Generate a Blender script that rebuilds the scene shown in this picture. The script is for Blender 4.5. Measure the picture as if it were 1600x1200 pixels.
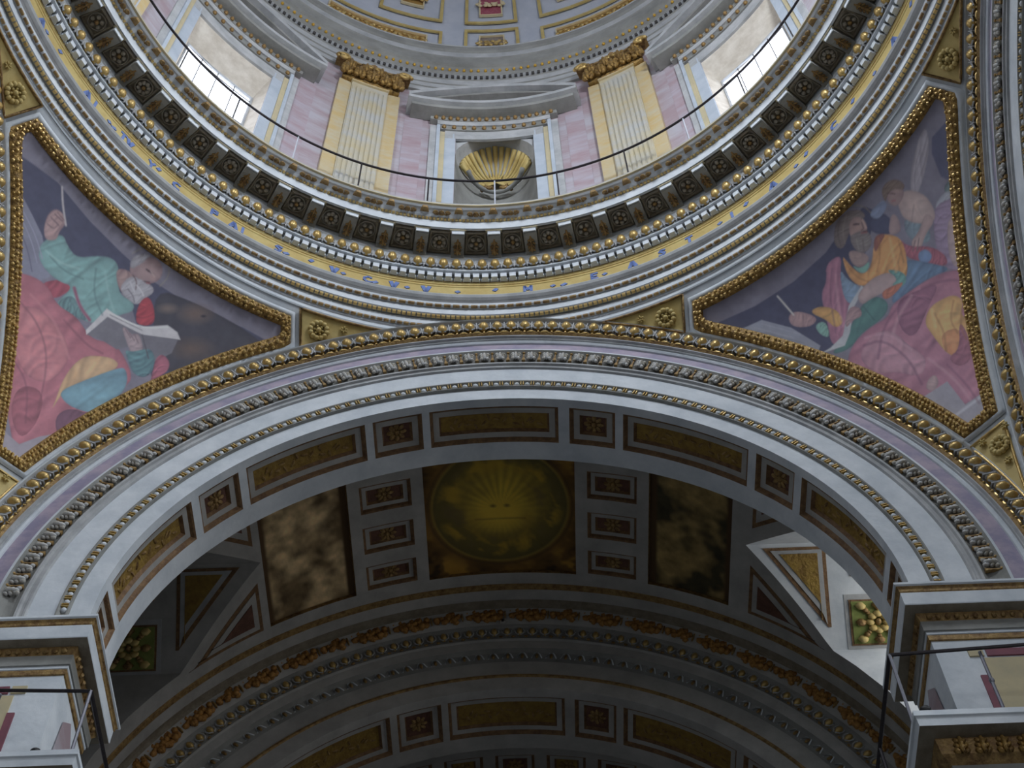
import bpy, math, random
import numpy as np
from mathutils import Matrix, Vector
random.seed(4); rng = np.random.default_rng(4)
sin, cos, pi, rad = math.sin, math.cos, math.pi, math.radians
for o in list(bpy.data.objects): bpy.data.objects.remove(o)
COL = bpy.context.scene.collection
S = 0.65                    # one drawing unit is 0.65 m

# ------------------------------------------------------------------ camera, world, lights, exposure
F_PX, PITCH, YAW, ROLL = 2531.2521, 1.0604, -0.0009, -0.0353
CAM = np.array([0.4249, -7.0891, -36.5808])
_fw = np.array([sin(YAW)*cos(PITCH), cos(YAW)*cos(PITCH), sin(PITCH)])
_r = np.array([cos(YAW), -sin(YAW), 0.0]); _u = np.cross(_r, _fw)
_r2 = cos(ROLL)*_r + sin(ROLL)*_u; _u2 = -sin(ROLL)*_r + cos(ROLL)*_u
cd = bpy.data.cameras.new('camera'); cam = bpy.data.objects.new('camera', cd); COL.objects.link(cam)
cd.sensor_width = 36; cd.lens = F_PX/1600*36; cd.clip_end = 500
M = Matrix.Identity(4)
for i in range(3):
    M[i][0] = _r2[i]; M[i][1] = _u2[i]; M[i][2] = -_fw[i]; M[i][3] = CAM[i]*S
cam.matrix_world = M
bpy.context.scene.camera = cam
sc = bpy.context.scene
sc.view_settings.view_transform = 'Standard'; sc.view_settings.look = 'None'
sc.view_settings.gamma = 1; sc.view_settings.use_curve_mapping = False
sc.view_settings.exposure = 0.0
w = bpy.data.worlds.new('sky'); sc.world = w; w.use_nodes = True
w.node_tree.nodes['Background'].inputs[0].default_value = (0.80, 0.86, 0.98, 1)
w.node_tree.nodes['Background'].inputs[1].default_value = 0.105
def area(name, loc, target, sx, sy, power, col):
    l = bpy.data.lights.new(name, 'AREA'); l.shape = 'RECTANGLE'; l.size = sx*S; l.size_y = sy*S
    l.energy = power; l.color = col
    o = bpy.data.objects.new(name, l); COL.objects.link(o); o.location = Vector(loc)*S
    o.rotation_euler = (Vector(target)-Vector(loc)).to_track_quat('-Z', 'Y').to_euler()
    return o
# daylight of drum windows, side arm and right lunette, plus two added fill lamps
area('drum_window_light_right', (6.6, -6.2, 6.0), (-5, 9, -4), 3.0, 6.0, 880, (0.86, 0.93, 1.0))
area('drum_window_light_left', (-6.6, -6.2, 6.0), (5, 9, -3), 3.0, 6.0, 300, (0.84, 0.92, 1.0))
area('drum_window_light_far_left', (-6.6, 6.4, 6.4), (6, -7, 2), 2.4, 5.0, 90, (0.92, 0.95, 1.0))
area('drum_window_light_far_right', (6.6, 6.4, 6.4), (-6, -7, 2), 2.4, 5.0, 90, (0.92, 0.95, 1.0))
area('nave_fill_light', (9, -30, 2), (-2, 10, -9), 10, 8, 800, (0.82, 0.91, 1.0))  # unseen lamp added to brighten the faces turned towards the nave
area('arm_window_light', (22, 2, -6), (-8, 11, -9), 6, 6, 1350, (0.86, 0.93, 1.0))
area('nave_low_fill_light', (15, -30, -13), (-7, 17, -8), 7, 7, 850, (0.92, 0.95, 1.0))  # unseen low lamp added to brighten the left vault and soffit
area('lunette_window_light', (13.2, 14.6, -7.6), (2.0, 16.2, -7.4), 2.6, 3.2, 85, (1.0, 0.97, 0.92))
WIN_EMIT = 2.3              # brightness of the sky seen in the drum windows

def project(P):
    d = P - CAM; wv = d @ _fw
    return np.stack([800 + F_PX*(d @ _r2)/wv, 600 - F_PX*(d @ _u2)/wv], -1)

# ------------------------------------------------------------------ materials
def lin(c):
    c = np.asarray(c, float)/255.0
    return np.where(c <= 0.04045, c/12.92, ((c+0.055)/1.055)**2.4)
MATS = {}
def mat(name, c1, c2=None, scale=3.0, rough=0.75, metal=0.0, bump=0.0, bscale=None, stretch=(1, 1, 1), detail=6.0, emit=0, ramp=(0.35, 0.65)):
    if name in MATS: return MATS[name]
    m = bpy.data.materials.new(name); m.use_nodes = True; nt = m.node_tree; b = nt.nodes['Principled BSDF']
    b.inputs['Roughness'].default_value = rough; b.inputs['Metallic'].default_value = metal
    tc = nt.nodes.new('ShaderNodeTexCoord'); mp = nt.nodes.new('ShaderNodeMapping'); mp.inputs['Scale'].default_value = stretch
    nt.links.new(tc.outputs['Object'], mp.inputs['Vector'])
    C1 = (*lin(c1), 1); C2 = (*lin(c2 if c2 is not None else c1), 1)
    if c2 is not None:
        n = nt.nodes.new('ShaderNodeTexNoise'); n.inputs['Scale'].default_value = scale; n.inputs['Detail'].default_value = detail
        n.inputs['Roughness'].default_value = 0.65
        nt.links.new(mp.outputs['Vector'], n.inputs['Vector'])
        r = nt.nodes.new('ShaderNodeValToRGB'); r.color_ramp.elements[0].position = ramp[0]; r.color_ramp.elements[1].position = ramp[1]
        r.color_ramp.elements[0].color = C1; r.color_ramp.elements[1].color = C2
        nt.links.new(n.outputs['Fac'], r.inputs['Fac']); nt.links.new(r.outputs['Color'], b.inputs['Base Color'])
    else:
        b.inputs['Base Color'].default_value = C1
    if bump:
        n2 = nt.nodes.new('ShaderNodeTexNoise'); n2.inputs['Scale'].default_value = bscale or scale*4; n2.inputs['Detail'].default_value = 4
        nt.links.new(mp.outputs['Vector'], n2.inputs['Vector'])
        bp = nt.nodes.new('ShaderNodeBump'); bp.inputs['Strength'].default_value = bump; bp.inputs['Distance'].default_value = 0.05
        nt.links.new(n2.outputs['Fac'], bp.inputs['Height']); nt.links.new(bp.outputs['Normal'], b.inputs['Normal'])
    if emit:
        b.inputs['Emission Color'].default_value = C1; b.inputs['Emission Strength'].default_value = emit
    MATS[name] = m; return m
def vcol_mat(name, rough=0.85, bump=0.15):
    m = bpy.data.materials.new(name); m.use_nodes = True; nt = m.node_tree; b = nt.nodes['Principled BSDF']
    b.inputs['Roughness'].default_value = rough
    a = nt.nodes.new('ShaderNodeAttribute'); a.attribute_name = 'paint'
    n = nt.nodes.new('ShaderNodeTexNoise'); n.inputs['Scale'].default_value = 5; n.inputs['Detail'].default_value = 8
    tc = nt.nodes.new('ShaderNodeTexCoord'); nt.links.new(tc.outputs['Object'], n.inputs['Vector'])
    mx = nt.nodes.new('ShaderNodeMixRGB'); mx.blend_type = 'OVERLAY'; mx.inputs['Fac'].default_value = 0.12
    nt.links.new(a.outputs['Color'], mx.inputs[1]); nt.links.new(n.outputs['Fac'], mx.inputs[2])
    nt.links.new(mx.outputs['Color'], b.inputs['Base Color'])
    return m
WHITE = mat('white_stucco', (196, 203, 210), (220, 225, 230), 1.3, 0.8, bump=0.1)
GREY = mat('grey_stucco', (158, 160, 162), (186, 187, 188), 1.6, 0.85, bump=0.12)
DUST = mat('dusty_grey_stucco', (128, 128, 124), (152, 152, 148), 1.2, 0.9, bump=0.15)
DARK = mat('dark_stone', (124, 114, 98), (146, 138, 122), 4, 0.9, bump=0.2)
GOLD = mat('gilding', (214, 186, 122), (184, 150, 86), 6, 0.34, 0.45, bump=0.15, bscale=14)
GOLDD = mat('worn_gilding', (188, 152, 86), (96, 70, 36), 9, 0.42, 0.4, bump=0.5, bscale=22)
GOLDP = mat('gold_paint', (206, 186, 122), (190, 164, 98), 2.0, 0.6, 0.0, bump=0.08)
OCHRE = mat('ochre_gilding', (172, 142, 88), (116, 86, 52), 8, 0.55, 0.25, bump=0.4, bscale=18)
PURPLE = mat('purple_marble', (146, 140, 164), (176, 162, 178), 1.6, 0.55, stretch=(1, 1, 1.4), ramp=(.4, .6))
PINK = mat('pink_marble', (166, 146, 152), (182, 178, 186), 0.9, 0.5, stretch=(0.5, 0.5, 1.8), ramp=(.4, .62))
YELLOW = mat('yellow_marble', (198, 172, 118), (196, 186, 160), 1.3, 0.5, stretch=(1, 1, 1.8))
CREAM = mat('cream_marble', (190, 178, 146), (184, 184, 180), 1.3, 0.5, stretch=(1, 1, 1.4))
BLUEP = mat('blue_paint', (92, 120, 190), (120, 140, 190), 6, 0.7)
IRON = mat('dark_iron', (46, 42, 46), (60, 56, 58), 8, 0.5, 0.6)
RED = mat('dark_red_paint', (112, 76, 62), (88, 60, 48), 5, 0.8, bump=0.3)
TRIM = mat('coffer_trim', (140, 108, 72), (104, 76, 52), 8, 0.7, 0.1, bump=0.3, bscale=18)
JAMB = mat('bluish_stucco', (168, 178, 190), (184, 192, 202), 1.4, 0.8)
OLIVE = mat('olive_gilding', (168, 138, 62), (120, 90, 42), 5, 0.7, 0.1, bump=0.5, bscale=12, ramp=(.3, .7))
BROWNF = mat('worn_fresco', (118, 98, 72), (66, 54, 40), 2.4, 0.9, bump=0.2, ramp=(.4, .6))
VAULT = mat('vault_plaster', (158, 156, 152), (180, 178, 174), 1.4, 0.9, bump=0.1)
MAROON = mat('maroon_paint', (132, 76, 88), (118, 70, 82), 3, 0.7)
BEIGE = mat('beige_marble_paint', (196, 182, 146), (178, 168, 140), 1.5, 0.8)
REVEAL = mat('window_reveal_plaster', (214, 206, 194), (190, 180, 166), 2.2, 0.9, bump=0.1)
GREENP = mat('green_paint', (140, 150, 82), (122, 134, 70), 4, 0.8)
FLOOR = mat('floor_marble', (150, 146, 140), (120, 116, 112), 0.4, 0.5)
SKYPANE = mat('daylight_pane', (236, 242, 255), emit=WIN_EMIT)
BLACK = mat('black_plastic', (22, 22, 24), rough=0.5)

# ------------------------------------------------------------------ object helpers
def root(name, loc, label=None, cat=None, group=None, kind=None):
    o = bpy.data.objects.new(name, None); COL.objects.link(o); o.location = loc; o.empty_display_size = .2
    if label: o['label'] = label
    if cat: o['category'] = cat
    if group: o['group'] = group
    if kind: o['kind'] = kind
    return o
def mesh(name, V, Fc, mats, mi=None, smooth=False, autosm=None):
    me = bpy.data.meshes.new(name)
    me.from_pydata([tuple(map(float, v)) for v in V], [], [tuple(int(i) for i in f) for f in Fc])
    for m in (mats if isinstance(mats, (list, tuple)) else [mats]): me.materials.append(m)
    if mi is not None: me.polygons.foreach_set('material_index', np.asarray(mi, dtype=np.int32))
    if smooth: me.polygons.foreach_set('use_smooth', np.ones(len(me.polygons), dtype=bool))
    me.validate(); me.update(); return me
def link(name, me, parent=None, mtx=None, label=None, cat=None, kind=None, group=None):
    o = bpy.data.objects.new(name, me); COL.objects.link(o)
    m = mtx.copy() if mtx is not None else Matrix.Identity(4)
    if parent is not None:
        o.parent = parent
        if parent.parent is None and parent.data is None: m = Matrix.Translation(-parent.location) @ m
    o.matrix_local = m
    if label: o['label'] = label
    if cat: o['category'] = cat
    if kind: o['kind'] = kind
    if group: o['group'] = group
    return o
def sub(name, me, parent):          # a sub-part sharing its parent's space
    o = bpy.data.objects.new(name, me); COL.objects.link(o); o.parent = parent; return o
class MB:
    def __init__(s): s.V = []; s.F = []; s.M = []
    def add(s, V, Fc, m=0):
        b = len(s.V); s.V += [tuple(v) for v in V]; s.F += [tuple(b+i for i in f) for f in Fc]
        s.M += ([m]*len(Fc) if isinstance(m, int) else list(m))
    def box(s, c, h, m=0, mtx=None):
        V = [Vector((c[0]+a*h[0], c[1]+b*h[1], c[2]+d*h[2])) for a in (-1, 1) for b in (-1, 1) for d in (-1, 1)]
        if mtx is not None: V = [mtx @ v for v in V]
        s.add(V, [(0, 1, 3, 2), (4, 6, 7, 5), (0, 4, 5, 1), (2, 3, 7, 6), (0, 2, 6, 4), (1, 5, 7, 3)], m)
    def ell(s, c, h, m=0, mtx=None, nu=8, nv=5):
        V = []; Fc = []
        for i in range(1, nv):
            ph = pi*i/nv
            for j in range(nu): V.append(Vector((c[0]+h[0]*sin(ph)*cos(2*pi*j/nu), c[1]+h[1]*sin(ph)*sin(2*pi*j/nu), c[2]+h[2]*cos(ph))))
        V.append(Vector((c[0], c[1], c[2]+h[2]))); V.append(Vector((c[0], c[1], c[2]-h[2]))); t = len(V)-2
        for i in range(nv-2):
            for j in range(nu): Fc.append((i*nu+j, (i+1)*nu+j, (i+1)*nu+(j+1) % nu, i*nu+(j+1) % nu))
        for j in range(nu): Fc.append((t, j, (j+1) % nu)); Fc.append((t+1, (nv-2)*nu+(j+1) % nu, (nv-2)*nu+j))
        if mtx is not None: V = [mtx @ v for v in V]
        s.add(V, Fc, m)
    def tube(s, pts, r, m=0, n=6, closed=False):
        pts = [Vector(p) for p in pts]; N = len(pts); V = []; Fc = []
        for i, p in enumerate(pts):
            a = pts[(i-1) % N] if (closed or i > 0) else p; b = pts[(i+1) % N] if (closed or i < N-1) else p
            t = (b-a).normalized(); ref = Vector((0, 0, 1)) if abs(t.z) < .9 else Vector((1, 0, 0))
            u = t.cross(ref).normalized(); v = t.cross(u)
            rr = r[i] if isinstance(r, (list, tuple)) else r
            for j in range(n): V.append(p + (u*cos(2*pi*j/n)+v*sin(2*pi*j/n))*rr)
        for i in range(N if closed else N-1):
            for j in range(n): Fc.append((i*n+j, i*n+(j+1) % n, ((i+1) % N)*n+(j+1) % n, ((i+1) % N)*n+j))
        if not closed: Fc.append(tuple(range(n))[::-1]); Fc.append(tuple((N-1)*n+j for j in range(n)))
        s.add(V, Fc, m)
    def prism(s, poly, y0, y1, m=0, mtx=None):     # polygon in local XZ extruded along Y
        n = len(poly); V = [Vector((p[0], y0, p[1])) for p in poly]+[Vector((p[0], y1, p[1])) for p in poly]
        if mtx is not None: V = [mtx @ v for v in V]
        s.add(V, [tuple(range(n)), tuple(range(2*n-1, n-1, -1))]+[(i, i+n, (i+1) % n+n, (i+1) % n) for i in range(n)], m)
    def mesh(s, name, mats, smooth=False): return mesh(name, s.V, s.F, mats, s.M, smooth)
    def build(s, name, mats, parent=None, smooth=False, **k): return link(name, s.mesh(name, mats, smooth), parent, **k)

def ringP(r, a, z): return (r*sin(a), r*cos(a), z)
def ringM(r, a, z):                # X tangent, Y outward, Z up
    m = Matrix.Identity(4)
    for i, (t, o, u) in enumerate(zip((cos(a), -sin(a), 0), (sin(a), cos(a), 0), (0, 0, 1))): m[i][0] = t; m[i][1] = o; m[i][2] = u
    m[0][3], m[1][3], m[2][3] = r*sin(a), r*cos(a), z; return m
def revolve(name, prof, mats, mi, parent, a0=-180, a1=180, n=240, smooth=True, z_off=0, **k):
    A = [rad(a0+(a1-a0)*i/n) for i in range(n+1)]; full = abs(a1-a0-360) < 1e-6
    V = []; Fc = []; mm = []; P = len(prof)
    # duplicate profile points so every facet of the profile keeps a crisp edge
    segs = [(prof[i], prof[i+1]) for i in range(P-1)]
    na = n if full else n+1
    for (p, q) in segs:
        for a in A[:na]: V.append(ringP(p[0], a, p[1])); V.append(ringP(q[0], a, q[1]))
    for si in range(len(segs)):
        b = si*2*na
        for i in range(n):
            j = (i+1) % na
            Fc.append((b+2*i, b+2*j, b+2*j+1, b+2*i+1)); mm.append(mi[si] if isinstance(mi, (list, tuple)) else mi)
    return link(name, mesh(name, V, Fc, mats, mm, smooth), parent, **k)
XC, ZA = 0.054, -12.997
def archP(rho, t, y): return (XC+rho*sin(t), y, ZA+rho*cos(t))
def archM(rho, t, y, R=None):      # X tangent, Y outward (away from the crossing), Z radial
    m = Matrix.Identity(4)
    for i, (a, b, c) in enumerate(zip((cos(t), 0, -sin(t)), (0, 1, 0), (sin(t), 0, cos(t)))): m[i][0] = a; m[i][1] = b; m[i][2] = c
    m[0][3], m[1][3], m[2][3] = archP(rho, t, y)
    return (R @ m) if R is not None else m
def stilt(rho, t, y):              # sweep parameter: beyond 90 degrees the arch runs on straight down
    if abs(t) <= pi/2: return archP(rho, t, y)
    e = (abs(t)-pi/2)*9.0
    return (XC+math.copysign(rho, t), y, ZA-e)
def archsweep(name, prof, mats, mi, parent, t0=-94, t1=94, n=150, R=None, smooth=True, **k):
    T = [rad(t0+(t1-t0)*i/n) for i in range(n+1)]; V = []; Fc = []; mm = []
    segs = [(prof[i], prof[i+1]) for i in range(len(prof)-1)]
    for p, q in segs:
        for t in T: V.append(stilt(p[0], t, p[1])); V.append(stilt(q[0], t, q[1]))
    for si in range(len(segs)):
        b = si*2*(n+1)
        for i in range(n): Fc.append((b+2*i, b+2*i+1, b+2*i+3, b+2*i+2)); mm.append(mi[si] if isinstance(mi, (list, tuple)) else mi)
    if R is not None: V = [R @ Vector(v) for v in V]
    return link(name, mesh(name, V, Fc, mats, mm, smooth), parent, **k)

# ------------------------------------------------------------------ small ornaments shared as mesh data
def m_egg(rx=.118, ry=.135, rz=.17):
    b = MB(); b.ell((0, 0, 0), (rx, ry, rz), 0, nu=12, nv=8); return b.mesh('egg', GOLD, True)
EGG = m_egg()
EGG2 = m_egg(.115, .13, .15)
b = MB(); b.ell((0, 0, 0), (.07, .08, .10), nu=8, nv=6); EGGS = b.mesh('egg_small', OCHRE, True)
b = MB(); b.ell((0, 0, 0), (.066, .06, .062), nu=8, nv=6); PEARL = b.mesh('pearl', WHITE, True)
def rosette_mesh(name, n, r, th, mats, centre=True, y=-1):
    """petals round a button in the local XZ plane, standing out towards -Y"""
    b = MB()
    for k in range(n):
        a = 2*pi*k/n; mt = Matrix.Rotation(a, 4, 'Y')
        b.ell((0, 0, r*.62), (r*pi*.62/n*1.0, th*.6, r*.36), 0, mt, nu=7, nv=5)
    if centre: b.ell((0, -th*.3, 0), (r*.24, th*.9, r*.24), len(mats)-1, nu=8, nv=5)
    return b.mesh(name, mats, True)
def acanthus(b, wd, ht, th, m=0, mtx=None, lobes=3):
    """a leaf standing up in XZ: mid rib and paired lobes"""
    mt = mtx or Matrix.Identity(4)
    b.ell((0, -th*.5, ht*.5), (wd*.16, th*.7, ht*.5), m, mt, nu=6, nv=5)
    for i in range(lobes):
        f = (i+.6)/lobes
        for sgn in (-1, 1):
            q = mt @ Matrix.Translation((sgn*wd*.26*(1.1-f*.5), -th*.3, ht*f*.85)) @ Matrix.Rotation(sgn*rad(38), 4, 'Y')
            b.ell((0, 0, 0), (wd*.13, th*.5, ht*.2), m, q, nu=5, nv=4)

# ------------------------------------------------------------------ the ring cornice below the drum
AZ0, DAZ = -1.2428, 0.0321
cor = root('dome_cornice', (0, 0, -0.4), 'great round white and gold cornice with eggs, brackets and blue-lettered frieze below the drum', 'cornice')
revolve('walkway', [(9.9, 1.25), (8.95, 1.30), (8.9, 1.32), (8.9, 1.24)], [GREY], 0, cor)
revolve('lip', [(8.9, 1.24), (8.88, 1.22), (8.88, 1.17), (8.93, 1.15)], [BEIGE], 0, cor)
revolve('gilded_cyma', [(8.93, 1.15), (8.98, 1.12), (9.03, 1.11), (9.12, 1.07), (9.19, 1.02)], [WHITE], 0, cor)
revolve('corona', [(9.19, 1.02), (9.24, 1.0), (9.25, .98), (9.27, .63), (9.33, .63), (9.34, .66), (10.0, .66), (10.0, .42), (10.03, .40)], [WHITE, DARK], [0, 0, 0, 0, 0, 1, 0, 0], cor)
revolve('egg_bed', [(10.03, .40), (10.05, .28), (10.06, .08), (10.06, -.08), (10.05, -.14), (10.06, -.17), (10.16, -.18)], [WHITE], 0, cor)
revolve('dentil_bed', [(10.16, -.17), (10.26, -.18), (10.27, -.42)], [DUST], 0, cor)
revolve('gilded_fillet', [(10.27, -.42), (10.26, -.36), (10.27, -.42), (10.29, -.45), (10.29, -.50), (10.31, -.52), (10.31, -.58), (10.33, -.60)], [GOLDP, GOLD], [1, 1, 0, 0, 1, 0, 0], cor)
revolve('frieze', [(10.33, -.60), (10.34, -1.0)], [GOLDP], 0, cor, label='gilt frieze band with blue letters')
revolve('torus', [(10.34, -1.0), (10.32, -1.02), (10.27, -1.06), (10.25, -1.13), (10.28, -1.20), (10.34, -1.25), (10.36, -1.26), (10.40, -1.29)], [GREY, GOLD], [1, 0, 0, 0, 0, 0, 0], cor)
revolve('fascia', [(10.40, -1.29), (10.42, -1.36)], [WHITE], 0, cor)
revolve('gilded_thread', [(10.42, -1.36), (10.42, -1.40), (10.46, -1.43), (10.50, -1.42)], [GREY], 0, cor)
revolve('fascia', [(10.50, -1.42), (10.51, -1.68)], [WHITE], 0, cor)
revolve('gilded_thread', [(10.51, -1.70), (10.53, -1.74), (10.60, -1.77), (10.64, -1.76)], [DUST], 0, cor)
revolve('fascia', [(10.64, -1.76), (10.65, -2.00)], [WHITE], 0, cor)
revolve('gilded_thread', [(10.65, -2.00), (10.66, -2.04), (10.70, -2.07), (10.73, -2.06)], [GREY], 0, cor)
revolve('fascia', [(10.73, -2.06), (10.74, -2.12), (10.77, -2.14), (10.78, -2.34), (10.9, -2.5), (10.44, -3.0)], [WHITE, GREY], [0, 1, 0, 1, 1], cor)
colr = MB()
for i in range(-5, 82):
    a = AZ0+DAZ*i
    link('egg', EGG, cor, ringM(10.0, a, .06))
    # the shell round each egg and the dart between two eggs
    for sg in (-1, 1):
        colr.tube([ringM(10.04, a, .04) @ Vector((sg*.125*cos(q), -.045+.03*(q > 0), .17*sin(q))) for q in (-1.2, -.6, 0, .6, 1.1)], .027, 0, 4)
    mt = ringM(10.05, a+DAZ/2, .04)
    colr.box((0, 0, .02), (.022, .05, .15), 0, mt); colr.box((0, -.03, -.1), (.012, .03, .06), 0, mt)
colr.build('egg_shells', GREY, cor, kind='stuff')
b = MB(); b.box((0, 0, 0), (.078, .07, .115)); DENT = b.mesh('dentil', WHITE)
dsp = 2*pi/282; dn = MB()
for i in range(int(-86/360*282), int(86/360*282)):
    a = dsp*(i+.3); link('dentil', DENT, cor, ringM(10.19, a, -.275))
    mt = ringM(10.235, a+dsp/2, -.36)
    dn.box((-.028, 0, 0), (.012, .03, .04), 0, mt); dn.box((.028, 0, 0), (.012, .03, .04), 0, mt)
dn.build('dentil_clips', WHITE, cor, kind='stuff')
# bead threads of the fasciae
bd = MB()
for r, z, n, s, mm in ((10.55, -1.76, 560, .045, 1), (10.43, -1.41, 300, .03, 0), (10.67, -2.06, 420, .028, 0), (9.215, 1.0, 620, .026, 1)):
    for i in range(int(n*.26)*2):
        a = -pi*.52+i*2*pi*.52*2/(2*int(n*.26)*2)*1.0
        bd.box((0, 0, 0), (pi*r*.52*2/(int(n*.26)*2)*.36, .03, s), mm, ringM(r, a, z))
bd.build('bead_threads', [OCHRE, GOLD], cor, kind='stuff')
# modillions, one every 360/66 degrees, with a coffer and rosette between each two
def modillion():
    b = MB()
    prof = [(-.32, .02), (-.32, -.17), (-.29, -.20), (-.16, -.19), (-.02, -.13), (.1, -.10), (.22, -.12), (.31, -.19), (.33, .02)]
    n = len(prof); V = []
    for x in (-.165, .165): V += [(x, p[0], p[1]) for p in prof]
    Fc = [tuple(range(n)), tuple(range(2*n-1, n-1, -1))]+[(i, i+n, (i+1) % n+n, (i+1) % n) for i in range(n)]
    b.add(V, Fc, [0]*(2+n)); return b.mesh('modillion', DUST)
MOD = modillion()
b = MB(); b.box((0, -.335, -.115), (.155, .012, .075)); b.box((0, -.345, -.05), (.17, .012, .01)); MODF = b.mesh('bracket_front', WHITE)
b = MB(); b.box((0, -.34, .015), (.205, .04, .045)); b.box((0, -.35, -.02), (.185, .03, .02)); MODC = b.mesh('bracket_cap', BEIGE)
b = MB()
for k in (0, 1):
    acanthus(b, .26, .30, .05, 0, Matrix.Translation((0, -.02+.0*k, -.14)) @ Matrix.Rotation(rad(-90), 4, 'X') @ Matrix.Translation((0, 0, -.28+.27*k)) @ Matrix.Rotation(pi, 4, 'Z'))
MODL = b.mesh('gilded_leaf', OCHRE, True)
def coffer_frame():
    b = MB(); w0, w1, l, t = .235, .27, .27, .035
    for (x0, y0, x1, y1) in ((-w0, -l, w0, -l), (w0, -l, w1, l), (w1, l, -w1, l), (-w1, l, -w0, -l)):
        b.tube([(x0, y0, -.02), (x1, y1, -.02)], t, 0, 4)
    return b.mesh('coffer_frame', DARK)
COFF = coffer_frame()
ROS = []
for n, r in ((6, .19), (8, .19), (5, .19)):
    bb = MB()
    for k in range(n):
        mt = Matrix.Rotation(2*pi*k/n, 4, 'Z')
        bb.ell((0, r*.66, -.05), (r*.30, r*.3, .05), 0, mt, nu=8, nv=5)
    bb.tube([(r*1.12*cos(q), r*1.12*sin(q), -.02) for q in np.linspace(0, 2*pi, 13)[:-1]], .022, 0, 4, True)
    ROS.append(bb.mesh('rosette', mat('rosette_stone', (150, 142, 128), (166, 160, 148), 6, .9), True))
b = MB(); b.ell((0, 0, -.07), (.06, .06, .05), nu=8, nv=5); BUT = b.mesh('gilded_button', OCHRE, True)
sp = 2*pi/66
for k in range(-17, 18):
    a = rad(.55)+sp*k
    o = link('modillion', MOD, cor, ringM(9.68, a, .62)); sub('bracket_front', MODF, o); sub('bracket_cap', MODC, o); sub('gilded_leaf', MODL, o)
    o = link('coffer', COFF, cor, ringM(9.67, a+sp/2, .65)); sub('rosette', ROS[k % 3], o); sub('gilded_button', BUT, o)
# gold palmettes of the sima
b = MB(); acanthus(b, .60, .42, .07, 0, Matrix.Translation((0, -.06, -.10)) @ Matrix.Rotation(rad(-62), 4, 'X'), 3); PALM = b.mesh('palmette', OCHRE, True)
b = MB(); b.prism([(-.15, .15), (.15, .15), (.06, -.16), (-.06, -.16)], -.04, .02, 0, Matrix.Rotation(rad(-62), 4, 'X')); TONG = b.mesh('tongue', OCHRE)
n2 = 132
for k in range(-33, 34):
    a = rad(.55)+2*pi/n2*k
    link('palmette' if k % 2 else 'tongue', PALM if k % 2 else TONG, cor, ringM(9.06, a, 1.09))
# blue letters of the frieze (most of them worn to fragments)
GL = {'P': [(0, 0, 0, 1), (0, 1, .5, 1), (.5, 1, .5, .5), (.5, .5, 0, .5)], 'A': [(0, 0, .3, 1), (.3, 1, .6, 0), (.12, .35, .48, .35)], 'I': [(.2, 0, .2, 1)],
      'C': [(.6, .9, .3, 1), (.3, 1, 0, .7), (0, .7, 0, .3), (0, .3, .3, 0), (.3, 0, .6, .1)], 'V': [(0, 1, .3, 0), (.3, 0, .6, 1)], 'T': [(0, 1, .6, 1), (.3, 0, .3, 1)],
      'S': [(.55, .9, .2, 1), (.2, 1, .05, .75), (.05, .75, .5, .35), (.5, .35, .35, 0), (.35, 0, 0, .1)], 'Y': [(0, 1, .3, .5), (.6, 1, .3, .5), (.3, .5, .3, 0)],
      'M': [(0, 0, 0, 1), (0, 1, .3, .3), (.3, .3, .6, 1), (.6, 1, .6, 0)], 'E': [(0, 0, 0, 1), (0, 1, .5, 1), (0, .5, .4, .5), (0, 0, .5, 0)],
      '.': [(.15, .3, .35, .45)], "'": [(.1, .6, .3, .95)], ',': [(0, .1, .35, .35)]}
txt = [(-71.8, 'A'), (-70.4, '.'), (-67.4, "'"), (-61.4, 'A'), (-59.7, 'I'), (-57, '.'), (-56, ','), (-54.5, 'T'), (-53.3, 'V'), (-49.5, 'Y'), (-48.2, "'"), (-45.3, 'C'), (-39.2, 'P'), (-36.3, 'A'), (-34.8, 'I'),
       (-29.6, 'S'), (-28.3, ','), (-24.8, "'"), (-21.7, 'V'), (-20.3, '.'), (-17, 'C'), (-15.8, ','), (-13.4, 'V'), (-11.5, '.'), (-9, 'V'), (-4.6, '.'), (.6, "'"), (4.9, 'M'), (8.4, '.'), (10, ','), (14.2, 'E'), (15.6, '.'), (19.5, 'A'), (23.8, 'S'),
       (27.8, 'T'), (32.5, '.'), (34.5, 'I'), (36.8, "'"), (41, 'A'), (45, '.'), (47, "'"), (52, 'C'), (56, "'"), (60.4, '.'), (65, 'A'), (70, "'")]
for az, ch in txt:
    b = MB(); h = .27
    for (x0, z0, x1, z1) in GL[ch]:
        d = Vector((x1-x0, 0, z1-z0)); L = d.length; ang = math.atan2(d.x, d.z)
        b.box((0, 0, 0), (.035 if ch not in ".',VA" else .05, .012, L/2*h+.02), 0, Matrix.Translation(((x0+x1)/2*h-.08, 0, (z0+z1)/2*h-.13)) @ Matrix.Rotation(ang, 4, 'Y'))
    b.build('letter', BLUEP, cor, mtx=ringM(10.325, rad(az), -.80))

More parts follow.
